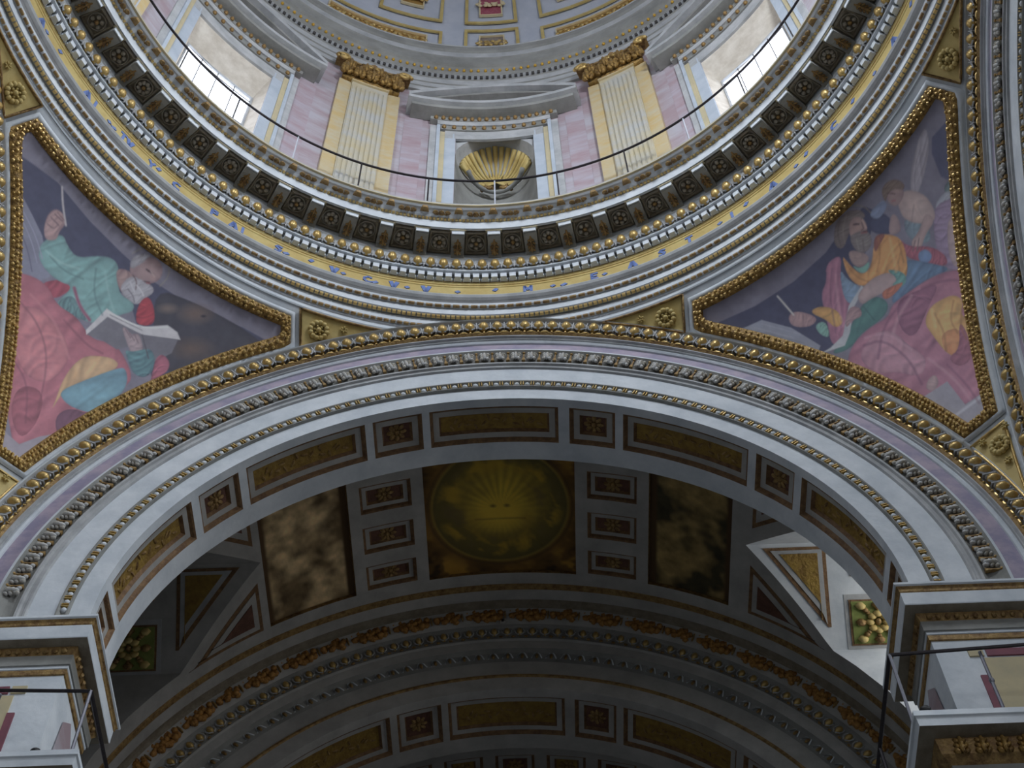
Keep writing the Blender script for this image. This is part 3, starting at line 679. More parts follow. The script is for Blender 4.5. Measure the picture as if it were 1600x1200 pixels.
SK = (158, 128, 128)
LEFT = [
 ('q', (66, 70, 96), [(20, 235), (50, 255), (90, 285), (140, 345), (190, 395), (240, 440), (300, 478), (380, 512), (440, 545), (300, 640), (240, 600), (200, 460), (110, 440), (60, 400), (20, 330)], (.9, 60, .06)),
 ('p', (58, 58, 66), [(240, 450), (300, 470), (380, 512), (420, 545), (330, 590), (265, 590), (240, 540)], (.3, 40, .08)),
 ('e', (112, 92, 78), (306, 490, 34, 20, .9)), ('e', (120, 104, 92), (262, 482, 20, 10, .9)), ('e', (98, 80, 66), (300, 545, 42, 22, .9)), ('e', (44, 40, 44), (318, 494, 6, 3, .6)),
 ('q', (128, 130, 150), [(20, 312), (36, 308), (50, 335), (66, 368), (78, 432), (50, 445), (20, 420)], (1.2, 9, .16)),
 ('p', (166, 66, 82), [(66, 440), (100, 436), (120, 445), (106, 456), (86, 468), (66, 458)]),
 ('p', (116, 162, 160), [(60, 388), (70, 375), (98, 364), (106, 385), (120, 403), (150, 400), (172, 401), (186, 414), (184, 440), (188, 462), (208, 470), (210, 486), (188, 492), (150, 505), (132, 502), (100, 482), (84, 476), (116, 448), (92, 440), (74, 425), (62, 408)], (1.1, 17, .14)),
 ('p', (96, 136, 138), [(84, 476), (112, 458), (124, 480), (138, 502), (120, 497)], (.4, 9, .2)),
 ('l', (150, 84, 110), [(116, 450), (124, 478), (140, 500)], 2.5),
 ('p', (172, 96, 108), [(10, 425), (45, 428), (75, 446), (88, 476), (120, 495), (136, 520), (150, 532), (176, 534), (194, 556), (208, 590), (195, 605), (150, 660), (110, 690), (60, 715), (10, 705)], (.7, 34, .15)),
 ('p', (188, 112, 118), [(18, 480), (60, 478), (100, 520), (110, 560), (80, 600), (40, 590), (18, 540)], (1.0, 24, .13)),
 ('p', (156, 80, 92), [(30, 600), (70, 610), (60, 660), (30, 690), (14, 640)], (1.3, 20, .16)),
 ('p', (164, 132, 128), [(182, 418), (206, 424), (212, 442), (200, 462), (190, 458), (182, 440)]),
 ('p', SK, [(204, 412), (224, 400), (246, 404), (256, 420), (250, 438), (234, 444), (214, 438), (202, 426)], (.5, 30, .08)),
 ('p', (172, 168, 174), [(188, 446), (204, 430), (224, 438), (240, 448), (240, 458), (226, 466), (214, 478), (200, 468), (190, 458)], (1.0, 6, .12)),
 ('p', (156, 152, 158), [(203, 408), (214, 397), (238, 397), (226, 408), (212, 418), (204, 420)], (.9, 6, .12)),
 ('l', (72, 54, 60), [(229, 421), (238, 427)], 1.3), ('l', (90, 64, 70), [(226, 440), (233, 441)], 1.3), ('e', (176, 140, 136), (239, 434, 6, 5, .6)),
 ('l', (158, 148, 122), [(207, 396), (224, 386), (245, 388), (260, 402), (266, 420), (261, 436), (250, 447)], .9, .7),
 ('p', (176, 44, 56), [(219, 470), (232, 462), (241, 480), (242, 508), (216, 509), (211, 495)], (1.2, 10, .16)),
 ('q', (198, 194, 196), [(134, 516), (167, 482), (178, 490), (219, 511), (262, 508), (277, 519), (282, 531), (222, 523), (168, 497), (135, 523)], (.4, 60, .03)),
 ('q', (112, 110, 118), [(136, 523), (168, 495), (222, 523), (278, 531), (268, 552), (240, 566), (210, 540), (182, 546), (160, 532)], (.5, 40, .05)),
 ('p', (166, 144, 148), [(190, 512), (196, 511), (206, 524), (216, 520), (223, 536), (222, 552), (208, 556), (201, 544)], (1.2, 8, .1)),
 ('p', (86, 132, 138), [(194, 546), (206, 550), (222, 546), (236, 545), (243, 560), (238, 582), (224, 591), (208, 584), (202, 568)], (1.2, 12, .18)),
 ('p', (176, 92, 112), [(243, 560), (254, 552), (266, 566), (262, 580), (250, 588), (232, 604), (238, 584)], (1.0, 10, .2)),
 ('p', (200, 160, 112), [(88, 622), (96, 598), (112, 572), (132, 556), (156, 556), (178, 560), (188, 573), (150, 592), (120, 598), (96, 616), (80, 642)], (.5, 18, .12)),
 ('p', (106, 152, 168), [(92, 612), (122, 598), (180, 576), (197, 574), (200, 600), (184, 622), (146, 646), (120, 640), (100, 628)], (1.1, 22, .13)),
 ('p', (112, 68, 88), [(84, 652), (108, 636), (142, 648), (176, 622), (160, 650), (112, 684), (92, 690)], (1.0, 14, .18)),
 ('q', (152, 144, 154), [(0, 668), (30, 694), (62, 682), (98, 676), (140, 660), (90, 712), (46, 742), (0, 716)], (.6, 80, .04)),
 ('p', (172, 138, 136), [(71, 345), (78, 331), (90, 326), (102, 338), (103, 350), (92, 362), (89, 375), (72, 376), (68, 362)], (1.0, 8, .1)),
 ('l', (120, 92, 96), [(80, 340), (92, 352)], .9), ('l', (120, 92, 96), [(86, 335), (98, 346)], .9),
 ('l', (186, 178, 180), [(97, 292), (98, 320), (103, 352)], 1.4),
 ('l', (126, 96, 98), [(74, 350), (84, 358), (90, 352)], .8), ('l', (130, 100, 102), [(90, 332), (100, 344)], .8),
 ('l', (108, 82, 84), [(208, 430), (214, 440), (212, 452)], .9), ('l', (128, 122, 132), [(200, 452), (208, 462), (210, 472)], 1), ('l', (200, 196, 200), [(214, 446), (222, 456), (224, 462)], 1.1), ('l', (196, 192, 198), [(204, 442), (210, 456)], 1.1),
 ('e', (92, 66, 70), (233, 424, 3.2, 2, .7)), ('l', (184, 158, 152), [(236, 424), (241, 432)], 1.2), ('l', (150, 76, 80), [(229, 442), (234, 443)], 1.0),
 ('l', (150, 150, 172), [(28, 330), (48, 372), (58, 410)], .8), ('l', (150, 150, 172), [(34, 326), (56, 368), (66, 404)], .8), ('l', (96, 98, 120), [(28, 350), (44, 392), (50, 424)], .8),
 ('l', (146, 142, 148), [(172, 492), (222, 516)], .8), ('l', (220, 218, 220), [(168, 487), (220, 513), (262, 511)], 1.0), ('l', (84, 80, 88), [(222, 523), (232, 560)], .9),
 ('l', (128, 104, 110), [(196, 514), (204, 528)], .7), ('l', (128, 104, 110), [(202, 520), (210, 532)], .7), ('l', (128, 104, 110), [(210, 522), (216, 536)], .7),
 ('l', (124, 66, 78), [(30, 470), (60, 505), (76, 560), (60, 640)], 1.6, .6), ('l', (204, 132, 138), [(48, 460), (86, 500), (108, 560)], 2.0, .45), ('l', (128, 66, 80), [(100, 500), (136, 540), (160, 552)], 1.8, .6),
 ('l', (120, 60, 76), [(20, 560), (44, 600), (40, 660)], 1.6, .6), ('l', (202, 130, 136), [(14, 520), (30, 560)], 1.8, .5),
 ('l', (80, 120, 124), [(78, 400), (100, 424), (130, 436)], 1.4, .7), ('l', (158, 196, 190), [(72, 392), (96, 412), (124, 420)], 1.6, .6), ('l', (78, 118, 124), [(150, 420), (146, 460), (160, 492)], 1.5, .6), ('l', (152, 190, 186), [(164, 424), (170, 462), (178, 486)], 1.8, .5),
]
RIGHT = [
 ('q', (64, 68, 96), [(1120, 505), (1180, 478), (1240, 440), (1290, 395), (1320, 352), (1350, 322), (1370, 330), (1340, 440), (1310, 540), (1270, 560), (1200, 532), (1140, 520)], (.9, 60, .06)),
 ('p', (70, 76, 104), [(1356, 345), (1378, 330), (1395, 345), (1400, 366), (1362, 366)], (.4, 30, .05)),
 ('q', (82, 86, 114), [(1456, 215), (1480, 188), (1500, 200), (1500, 290), (1470, 276), (1456, 240)], (.4, 50, .05)),
 ('p', (128, 142, 172), [(1355, 335), (1380, 310), (1388, 322), (1372, 345)], (.9, 12, .1)),
 ('p', (164, 156, 164), [(1422, 262), (1444, 190), (1454, 226), (1442, 284), (1424, 324)], (.1, 8, .13)),
 ('p', (108, 132, 130), [(1474, 286), (1500, 276), (1500, 300), (1478, 308)], (.3, 9, .1)),
 ('p', (168, 172, 182), [(1460, 318), (1480, 296), (1490, 304), (1466, 334)], (.8, 8, .13)),
 ('p', (150, 128, 156), [(1462, 318), (1500, 306), (1514, 380), (1516, 424), (1482, 424), (1464, 396), (1458, 350)], (1.4, 16, .16)),
 ('p', (180, 156, 158), [(1478, 345), (1498, 330), (1510, 392), (1502, 420), (1484, 412)], (1.3, 18, .1)),
 ('p', (120, 140, 152), [(1410, 340), (1440, 342), (1456, 366), (1450, 382), (1418, 374)], (.7, 12, .13)),
 ('p', (182, 158, 152), [(1400, 306), (1420, 295), (1446, 304), (1460, 326), (1462, 344), (1444, 350), (1424, 348), (1408, 338)], (.6, 30, .08)),
 ('p', (178, 150, 146), [(1446, 330), (1462, 344), (1446, 366), (1438, 392), (1430, 394), (1422, 378), (1436, 362)], (.6, 20, .08)),
 ('p', (168, 142, 140), [(1392, 334), (1402, 336), (1410, 362), (1392, 368), (1388, 360)], (.6, 20, .08)),
 ('p', (160, 130, 126), [(1382, 300), (1392, 288), (1408, 288), (1414, 304), (1402, 324), (1388, 318)], (.6, 20, .06)),
 ('p', (132, 110, 94), [(1376, 300), (1384, 284), (1402, 279), (1414, 288), (1412, 298), (1396, 294), (1386, 306), (1384, 318)], (1.0, 6, .14)),
 ('p', (166, 88, 104), [(1405, 372), (1420, 386), (1455, 384), (1480, 400), (1480, 418), (1440, 410), (1412, 400)], (.3, 10, .15)),
 ('p', (112, 142, 184), [(1434, 394), (1448, 388), (1458, 400), (1450, 412), (1436, 410)], (.5, 20, .08)),
 ('p', (96, 128, 160), [(1412, 404), (1450, 410), (1490, 420), (1450, 434), (1414, 462), (1392, 478), (1398, 450), (1418, 428)], (.6, 14, .12)),
 ('p', (168, 108, 132), [(1290, 412), (1316, 396), (1312, 430), (1328, 468), (1334, 495), (1326, 528), (1300, 545), (1292, 500), (1282, 460), (1292, 440)], (.2, 14, .15)),
 ('p', (122, 150, 176), [(1311, 418), (1325, 438), (1348, 450), (1334, 478), (1318, 468)], (.9, 12, .12)),
 ('p', (212, 150, 76), [(1315, 398), (1326, 412), (1345, 430), (1362, 418), (1366, 372), (1386, 364), (1412, 374), (1420, 426), (1410, 438), (1382, 424), (1366, 442), (1344, 449), (1324, 432)], (.5, 15, .15)),
 ('p', (156, 92, 76), [(1365, 368), (1385, 364), (1376, 380), (1366, 398)], (.5, 15, .1)),
 ('p', (120, 176, 160), [(1330, 414), (1345, 420), (1360, 406), (1356, 424), (1344, 428)], (.5, 15, .1)),
 ('p', (164, 136, 130), [(1324, 390), (1350, 394), (1360, 404), (1346, 420), (1330, 412)], (.6, 20, .08)),
 ('p', (124, 110, 104), [(1302, 372), (1306, 346), (1322, 330), (1346, 327), (1354, 340), (1338, 344), (1326, 366), (1318, 390), (1306, 386)], (1.2, 7, .14)),
 ('p', (166, 134, 126), [(1326, 346), (1340, 336), (1353, 346), (1356, 362), (1346, 372), (1328, 374)], (.6, 20, .06)),
 ('p', (132, 122, 118), [(1326, 370), (1340, 362), (1358, 360), (1364, 380), (1352, 397), (1336, 392)], (1.3, 6, .12)),
 ('l', (70, 52, 54), [(1334, 351), (1342, 350)], 1.2), ('l', (84, 60, 62), [(1349, 362), (1355, 361)], 1.2), ('l', (120, 92, 88), [(1346, 348), (1350, 357), (1346, 360)], .9),
 ('l', (156, 140, 108), [(1302, 350), (1312, 330), (1330, 320), (1350, 322), (1360, 332)], 1.1, .6),
 ('p', (76, 126, 120), [(1352, 468), (1372, 462), (1390, 474), (1382, 496), (1346, 520), (1330, 545), (1296, 556), (1318, 530), (1334, 500)], (.8, 20, .08)),
 ('q', (184, 186, 190), [(1346, 446), (1350, 450), (1334, 480), (1328, 520), (1320, 540), (1282, 553), (1298, 543), (1317, 524), (1326, 478)], (.6, 40, .04)),
 ('p', (176, 150, 148), [(1360, 436), (1388, 424), (1406, 432), (1396, 450), (1362, 466), (1346, 478), (1338, 462)], (.8, 30, .08)),
 ('p', (106, 164, 156), [(1382, 420), (1412, 424), (1418, 440), (1404, 452), (1392, 446), (1404, 436)], (.8, 10, .12)),
 ('p', (196, 116, 84), [(1376, 456), (1400, 444), (1414, 440), (1398, 460), (1382, 470)], (.8, 10, .12)),
 ('p', (172, 136, 138), [(1328, 478), (1344, 480), (1348, 494), (1332, 500), (1322, 514), (1320, 500)], (1.1, 7, .12)),
 ('p', (170, 110, 130), [(1322, 575), (1330, 540), (1358, 512), (1388, 496), (1392, 478), (1414, 460), (1444, 440), (1472, 426), (1500, 420), (1522, 430), (1528, 520), (1536, 570), (1552, 625), (1520, 640), (1470, 614), (1440, 622), (1400, 600), (1350, 590)], (.9, 34, .15)),
 ('p', (184, 132, 148), [(1340, 560), (1360, 525), (1390, 512), (1420, 540), (1450, 560), (1440, 590), (1400, 580), (1370, 585)], (.6, 26, .12)),
 ('p', (150, 94, 118), [(1400, 470), (1430, 455), (1470, 440), (1450, 480), (1430, 530), (1405, 515)], (1.2, 18, .18)),
 ('p', (212, 164, 92), [(1444, 505), (1452, 480), (1474, 466), (1492, 460), (1506, 470), (1500, 492), (1518, 500), (1524, 528), (1508, 538), (1500, 560), (1478, 552), (1456, 522)], (.7, 22, .12)),
 ('p', (208, 140, 84), [(1470, 520), (1500, 510), (1505, 545), (1490, 558), (1474, 545)], (.7, 22, .1)),
 ('p', (156, 94, 112), [(1498, 500), (1512, 520), (1520, 560), (1500, 575), (1480, 560), (1500, 545)], (1.2, 14, .15)),
 ('p', (178, 148, 148), [(1450, 592), (1462, 584), (1468, 600), (1458, 612), (1446, 608)], (.7, 22, .08)),
 ('q', (156, 152, 162), [(1440, 622), (1480, 596), (1508, 632), (1556, 600), (1575, 640), (1512, 690), (1470, 650)], (.6, 80, .03)),
 ('l', (188, 186, 194), [(1492, 650), (1552, 606)], 2.2),
 ('q', (146, 150, 166), [(1150, 518), (1190, 500), (1236, 512), (1282, 540), (1276, 556), (1210, 536)], (.3, 7, .1)),
 ('p', (206, 156, 76), [(1264, 488), (1280, 478), (1306, 482), (1320, 502), (1306, 514), (1292, 500)], (.6, 14, .12)),
 ('p', (124, 172, 158), [(1272, 508), (1290, 500), (1298, 528), (1282, 524)], (.6, 8, .15)),
 ('p', (176, 140, 140), [(1232, 492), (1244, 486), (1264, 490), (1278, 498), (1268, 510), (1246, 512), (1234, 506)], (.3, 8, .12)),
 ('l', (196, 192, 186), [(1215, 463), (1228, 478), (1240, 492)], 1.3),
 ('e', (84, 60, 60), (1338, 350, 3, 2, .7)), ('l', (150, 80, 80), [(1346, 364), (1354, 363)], 1.0), ('l', (190, 160, 150), [(1348, 344), (1353, 356)], 1.4),
 ('l', (96, 82, 76), [(1312, 344), (1308, 366), (1314, 384)], 1.4, .7), ('l', (150, 134, 124), [(1322, 336), (1316, 360), (1320, 380)], 1.3, .6), ('l', (156, 146, 140), [(1338, 374), (1342, 390)], 1.2, .7), ('l', (100, 88, 84), [(1348, 374), (1350, 392)], 1.2, .7),
 ('l', (96, 70, 66), [(1392, 302), (1398, 303)], 1.0), ('l', (96, 70, 66), [(1386, 302), (1389, 302)], .8), ('l', (170, 96, 96), [(1394, 314), (1399, 313)], .9), ('l', (190, 166, 160), [(1410, 330), (1424, 336), (1436, 330)], 1.2, .5), ('l', (140, 114, 112), [(1424, 348), (1428, 320)], 1.2, .5),
 ('l', (128, 104, 102), [(1430, 376), (1426, 392)], .8), ('l', (128, 104, 102), [(1436, 372), (1433, 392)], .8),
 ('l', (168, 104, 48), [(1372, 372), (1376, 400), (1370, 424)], 1.6, .6), ('l', (232, 182, 110), [(1390, 372), (1396, 400), (1400, 424)], 2.2, .6), ('l', (160, 98, 46), [(1404, 376), (1412, 410)], 1.4, .6), ('l', (166, 104, 48), [(1320, 408), (1336, 432), (1356, 440)], 1.6, .6),
 ('l', (120, 70, 96), [(1410, 470), (1380, 510), (1372, 560)], 2.0, .6), ('l', (206, 158, 172), [(1424, 462), (1400, 500), (1392, 540)], 2.4, .5), ('l', (120, 70, 96), [(1350, 540), (1380, 530), (1420, 560), (1440, 600)], 2.0, .6), ('l', (206, 160, 176), [(1352, 528), (1384, 518), (1424, 546)], 2.2, .5),
 ('l', (120, 70, 94), [(1440, 450), (1480, 436), (1512, 440)], 2.0, .55), ('l', (126, 74, 98), [(1480, 570), (1510, 600), (1530, 630)], 2.0, .55), ('l', (204, 156, 170), [(1450, 560), (1490, 590), (1516, 624)], 2.2, .45),
 ('l', (166, 110, 56), [(1460, 490), (1476, 520), (1478, 548)], 1.8, .6), ('l', (232, 196, 128), [(1456, 484), (1462, 510)], 2.6, .5), ('l', (164, 106, 58), [(1490, 470), (1484, 500), (1496, 520)], 1.6, .6), ('l', (160, 100, 56), [(1504, 480), (1500, 510), (1510, 530)], 1.6, .6),
 ('l', (124, 72, 96), [(1300, 420), (1296, 460), (1306, 520)], 1.4, .6), ('l', (200, 148, 166), [(1306, 430), (1308, 470), (1318, 510)], 1.8, .5), ('l', (48, 92, 90), [(1350, 480), (1366, 500)], 1.2, .6),
 ('l', (170, 172, 184), [(1180, 512), (1240, 528)], .8, .6), ('l', (170, 172, 184), [(1190, 506), (1250, 522)], .8, .6), ('l', (110, 114, 132), [(1196, 520), (1256, 536)], .8, .6),
]
PMAT = vcol_mat('fresco_paint')
def fresco_bounds(z, inset=0.0):
    R_ = Rz(z); out = 10.12-inset; inn = 4.62+inset
    lo = max(math.acos(min(1, out/R_)), math.asin(min(1, inn/R_))); hi = min(math.asin(min(1, out/R_)), math.acos(min(1, inn/R_)))
    return lo, hi
ZT_, ZB_ = -3.20, -8.85
def painting(sx, shapes, name, label, seed):
    T = root(name, ringP(13.0, rad(45*sx), -6.0), label, 'fresco')
    nz, na = 330, 300; zs = np.linspace(ZB_, ZT_, nz+1); P = np.zeros((nz+1, na+1, 3))
    for j, z in enumerate(zs):
        lo, hi = fresco_bounds(z, .06); a = (lo+(hi-lo)*np.linspace(0, 1, na+1))*sx; R_ = Rz(z)-.03
        P[j, :, 0] = R_*np.sin(a); P[j, :, 1] = R_*np.cos(a); P[j, :, 2] = z
    px = project(P.reshape(-1, 3)); X, Y = px[:, 0], px[:, 1]
    C = paint(X, Y, (124, 120, 136), shapes, gain=1.0, seed=seed)
    C = C*.82+C.mean(1, keepdims=True)*.18
    C = np.clip(1.65*(C*.80+np.array(lin((128, 124, 138)))*.20), 0, .9)
    idx = np.arange((nz+1)*(na+1)).reshape(nz+1, na+1)
    Fq = np.stack([idx[:-1, :-1], idx[1:, :-1], idx[1:, 1:], idx[:-1, 1:]], -1).reshape(-1, 4)
    me = bpy.data.meshes.new(name); Vv = P.reshape(-1, 3); nf = len(Fq)
    me.vertices.add(len(Vv)); me.vertices.foreach_set('co', Vv.astype(np.float32).ravel())
    me.loops.add(nf*4); me.loops.foreach_set('vertex_index', Fq.astype(np.int32).ravel())
    me.polygons.add(nf); me.polygons.foreach_set('loop_start', np.arange(nf, dtype=np.int32)*4)
    me.polygons.foreach_set('use_smooth', np.ones(nf, dtype=bool)); me.materials.append(PMAT)
    me.update(calc_edges=True)
    at = me.color_attributes.new('paint', 'FLOAT_COLOR', 'POINT')
    at.data.foreach_set('color', np.concatenate([C, np.ones((len(C), 1))], 1).astype(np.float32).ravel())
    link('painted_surface', me, T)
    # outline of the field, walked once round, and mouldings swept along it
    def outline(ins):
        pts = []
        zz = np.linspace(ZB_+ins, ZT_-ins, 60)
        for z in zz: pts.append((fresco_bounds(z, ins)[0], z))
        t = fresco_bounds(zz[-1], ins); pts += [(a, zz[-1]) for a in np.linspace(t[0], t[1], 20)[1:-1]]
        for z in zz[::-1]: pts.append((fresco_bounds(z, ins)[1], z))
        t = fresco_bounds(zz[0], ins); pts += [(a, zz[0]) for a in np.linspace(t[1], t[0], 8)[1:-1]]
        return [Vector(ringP(Rz(z), a*sx, z)) for a, z in pts]
    ctr = Vector((0, 0, SC))
    def band(nm, i0, i1, h0, hm, h1, m, **k):
        A0, A1 = outline(i0), outline(i1); V = []; Fc = []; n = len(A0); ks = 5
        for p, q in zip(A0, A1):
            for s_ in range(ks):
                f = s_/(ks-1); h = (h0*(1-f)+h1*f)+hm*sin(pi*f); c_ = p.lerp(q, f); V.append(c_+(ctr-c_).normalized()*h)
        for i in range(n):
            for s_ in range(ks-1): Fc.append((i*ks+s_, i*ks+s_+1, ((i+1) % n)*ks+s_+1, ((i+1) % n)*ks+s_))
        return link(nm, mesh(nm, V, Fc, m, smooth=True), T, **k)
    band('white_fillet', -.09, .02, .02, .05, .05, WHITE)
    band('gilded_frame', .0, .23, .05, .09, .03, GOLDD)
    g = MB(); A0, A1 = outline(.02), outline(.21)
    for i in range(len(A0)):
        p, q = A0[i], A1[i]; p2, q2 = A0[(i+1) % len(A0)], A1[(i+1) % len(A0)]
        step = max(1, int((p2-p).length/.11))
        for s_ in range(step):
            for f in (.15, .5, .85):
                c_ = p.lerp(q, f).lerp(p2.lerp(q2, f), (s_+random.random()*.6)/step); nrm = (ctr-c_).normalized()
                c_ = c_+nrm*(.09+.05*sin(pi*f)); r_ = random.uniform(.028, .048)
                g.ell(tuple(c_), (r_, r_*1.2, r_), 0, nu=5, nv=4)
    g.build('leaf_beads', GOLD, T, kind='stuff')
    return T
painting(-1, LEFT, 'fresco', 'fresco of a bearded writer in teal and rose with raised pen and open book', 3)
painting(1, RIGHT, 'fresco', 'fresco of a bearded writer in orange and rose looking up at a pale angel', 8)

# gilded spandrel panels beyond the corners of the frescoes
def spandrel(sx, kind, label):
    T = root('spandrel_panel', (sx*4.0 if kind == 'crown' else sx*10.0, 10.3 if kind == 'crown' else (4.0 if kind == 'side' else 10.0), -3.3 if kind != 'foot' else -9.6), label, 'panel')
    pts = []
    if kind in ('crown', 'side'):
        # tapering field between ring and arch
        zz = np.linspace(-3.05, -3.05, 1)
        top = []; bot = []
        for s_ in np.linspace(2.5, 4.42, 22):
            xt = s_; zt = -3.02; yt = math.sqrt(max(0, Rz(zt)**2-xt*xt)); 
            zb = ZA+math.sqrt(10.30**2-xt*xt); 
            zb = min(zb, zt-.01); yb = math.sqrt(max(0, Rz(zb)**2-xt*xt))
            top.append((xt, yt, zt)); bot.append((xt, yb, zb))
        V = []
        for i in range(len(top)):
            for f in np.linspace(0, 1, 5):
                z = top[i][2]*(1-f)+bot[i][2]*f; x = top[i][0]; y = math.sqrt(max(0, Rz(z)**2-x*x)); V.append((x, y, z))
        def fix(p, h=.05):
            v = Vector(p); v += (Vector((0, 0, SC))-v).normalized()*h
            if kind == 'side': v = Vector((v.y, v.x, v.z))
            return Vector((v.x*sx, v.y, v.z))
        n = len(top); Fc = []
        for i in range(n-1):
            for j in range(4): Fc.append((i*5+j, i*5+j+1, i*5+6+j, i*5+5+j))
        b = MB(); b.add([fix(v) for v in V], Fc); b.build('gilded_field', GOLDP, T, smooth=True)
        rim = [V[0]]+[V[i*5] for i in range(1, n)]+[V[(n-1)*5+4]]+[V[i*5+4] for i in range(n-2, 0, -1)]
        b = MB(); b.tube([fix(v, .07) for v in rim], .035, 0, 5, True); b.build('rim', OCHRE, T, smooth=True)
        def at(x, z): return fix((x, math.sqrt(Rz(z)**2-x*x), z), .09)
        spots = [(at(4.02, -3.30), .19, 'w'), (at(3.45, -3.17), .10, 's')]
        b = MB(); b.tube([tuple(Vector(((lambda p: (p.y, p.x, p.z) if kind == 'side' else (p.x, p.y, p.z))(Vector((4.34+.0*k, 0, 0)))))) for k in (0,)]*2, .01) if False else None
    else:
        V = []; Fc = []; n = 20
        for j in range(n+1):
            z = -9.12-(2.9)*j/n; R_ = Rz(z); q = 10.2/R_; a0 = math.acos(min(1, q))+.004; a1 = math.asin(min(1, q))-.004
            if a1 < a0: a0 = a1 = pi/4
            for i in range(9):
                a = (a0+(a1-a0)*i/8)*sx; V.append(ringP(R_-.05, a, z))
        for j in range(n):
            for i in range(8): Fc.append((j*9+i, (j+1)*9+i, (j+1)*9+i+1, j*9+i+1))
        b = MB(); b.add(V, Fc); b.build('gilded_field', GOLDP, T, smooth=True)
        rim = [V[j*9] for j in range(n+1)]+[V[j*9+8] for j in range(n, -1, -1)]
        b = MB(); b.tube(rim, .035, 0, 5, True); b.build('rim', GOLD, T, smooth=True)
        def at(a, z): return Vector(ringP(Rz(z)-.1, rad(a)*sx, z))
        spots = [(at(45.4, -9.55), .17, 'w'), (at(44.3, -9.25), .09, 's'), (at(46.6, -9.27), .09, 's'), (at(45.3, -9.98), .09, 's')]
    ctr = Vector((0, 0, SC))
    for (p, r_, kd) in spots:
        zv = (ctr-p).normalized(); m = zv.to_track_quat('Z', 'Y').to_matrix().to_4x4(); m.translation = p
        b = MB()
        if kd == 'w':
            nn = 12
            for k in range(nn): b.ell((r_*cos(2*pi*k/nn), r_*sin(2*pi*k/nn), 0), (.07, .07, .06), 0, nu=6, nv=4)
            b.ell((0, 0, 0), (.07, .07, .08), 0, nu=8, nv=5)
            for k in range(6): b.ell((r_*.5*cos(pi*k/3), r_*.5*sin(pi*k/3), 0), (.035, .035, .04), 0, nu=5, nv=4)
            b.build('wreath', GOLDP, T, mtx=m, smooth=True)
        else:
            for k in range(6): b.ell((0, r_*.55, 0), (.022, r_*.55, .035), 0, Matrix.Rotation(pi*k/3, 4, 'Z'), nu=4, nv=4)
            b.build('star', GOLDP, T, mtx=m, smooth=True)
for sx, sn in ((-1, 'left'), (1, 'right')):
    spandrel(sx, 'crown', 'gilded spandrel with a wreath, at the top of the arch %s of its crown' % sn)
    spandrel(sx, 'side', 'gilded spandrel with a wreath, high at the %s edge above the fresco' % sn)
    spandrel(sx, 'foot', 'gilded panel with wreath and stars below the %s fresco' % sn)

# ------------------------------------------------------------------ the crossing arches
T0, DT = -1.274, 0.032
def soffit_coffers(T, y0, y1, rho, R, lst, dark=False, lim=None):
    """list of (t0,t1,kind) in degrees; stepped coffers sunk into the soffit"""
    for (a, b_, kd) in lst:
        o = coffer_obj(rho, rad(a), rad(b_), y0, y1, RED if kd == 's' else OLIVE, T, R, relief='r' if kd == 's' else 'l')
def coffer_obj(rho, t0, t1, y0, y1, field, T, R=None, relief=None, steps=(.085, .13, .05), dep=.16):
    w1, w2, w3 = steps
    rings = [(0, 0), (w1*.5, .02), (w1, .08), (w1+w2, .085), (w1+w2+w3, dep)]
    n = max(2, int((t1-t0)/rad(3.2))); b = MB(); mi = [0, 0, 1, 0]
    def row(ins, h):
        r_ = rho+h; ia = ins/rho; ts = [t0+ia+(t1-t0-2*ia)*i/n for i in range(n+1)]
        pts = [stilt(r_, t, y0+ins) for t in ts]+[stilt(r_, t, y1-ins) for t in ts[::-1]]
        return pts
    rr = [row(*q) for q in rings]; N_ = len(rr[0])
    for k in range(len(rr)-1):
        V = rr[k]+rr[k+1]; b.add(V, [(i, (i+1) % N_, N_+(i+1) % N_, N_+i) for i in range(N_)], mi[k])
    if R is not None: b.V = [tuple(R @ Vector(v)) for v in b.V]
    fr = b.build('coffer', [TRIM, VAULT], T)
    f = MB(); V = rr[-1]; f.add(V, [(i, i+1, N_-2-i, N_-1-i) for i in range(n)])
    if relief == 'r':
        t = (t0+t1)/2; m = archM(rho+dep, t, (y0+y1)/2) @ Matrix.Rotation(rad(90), 4, 'X')
        for k in range(8): f.ell((0, 0, .15), (.06, .05, .09), 1, m @ Matrix.Rotation(k*pi/4, 4, 'Y'), nu=5, nv=4)
        f.ell((0, 0, 0), (.07, .07, .07), 1, m, nu=6, nv=4)
    elif relief == 'l':
        L = (t1-t0)*rho-2*(w1+w2+w3)-.2; kk = max(2, int(L/.26))
        for i in range(kk):
            t = (t0+t1)/2+(i-(kk-1)/2)*L/kk/rho; y_ = (y0+y1)/2
            m = archM(rho+dep, t, y_) @ Matrix.Rotation(rad(90), 4, 'X') @ Matrix.Rotation(i*1.1, 4, 'Y')
            for sg in (-1, 1): f.ell((sg*.05, 0, sg*.09), (.035, .04, .09), 1, m @ Matrix.Rotation(sg*.5, 4, 'Y'), nu=5, nv=4)
    if R is not None: f.V = [tuple(R @ Vector(v)) for v in f.V]
    me = f.mesh('field', [field, OCHRE], False); o = bpy.data.objects.new('field', me); COL.objects.link(o); o.parent = fr
    return fr
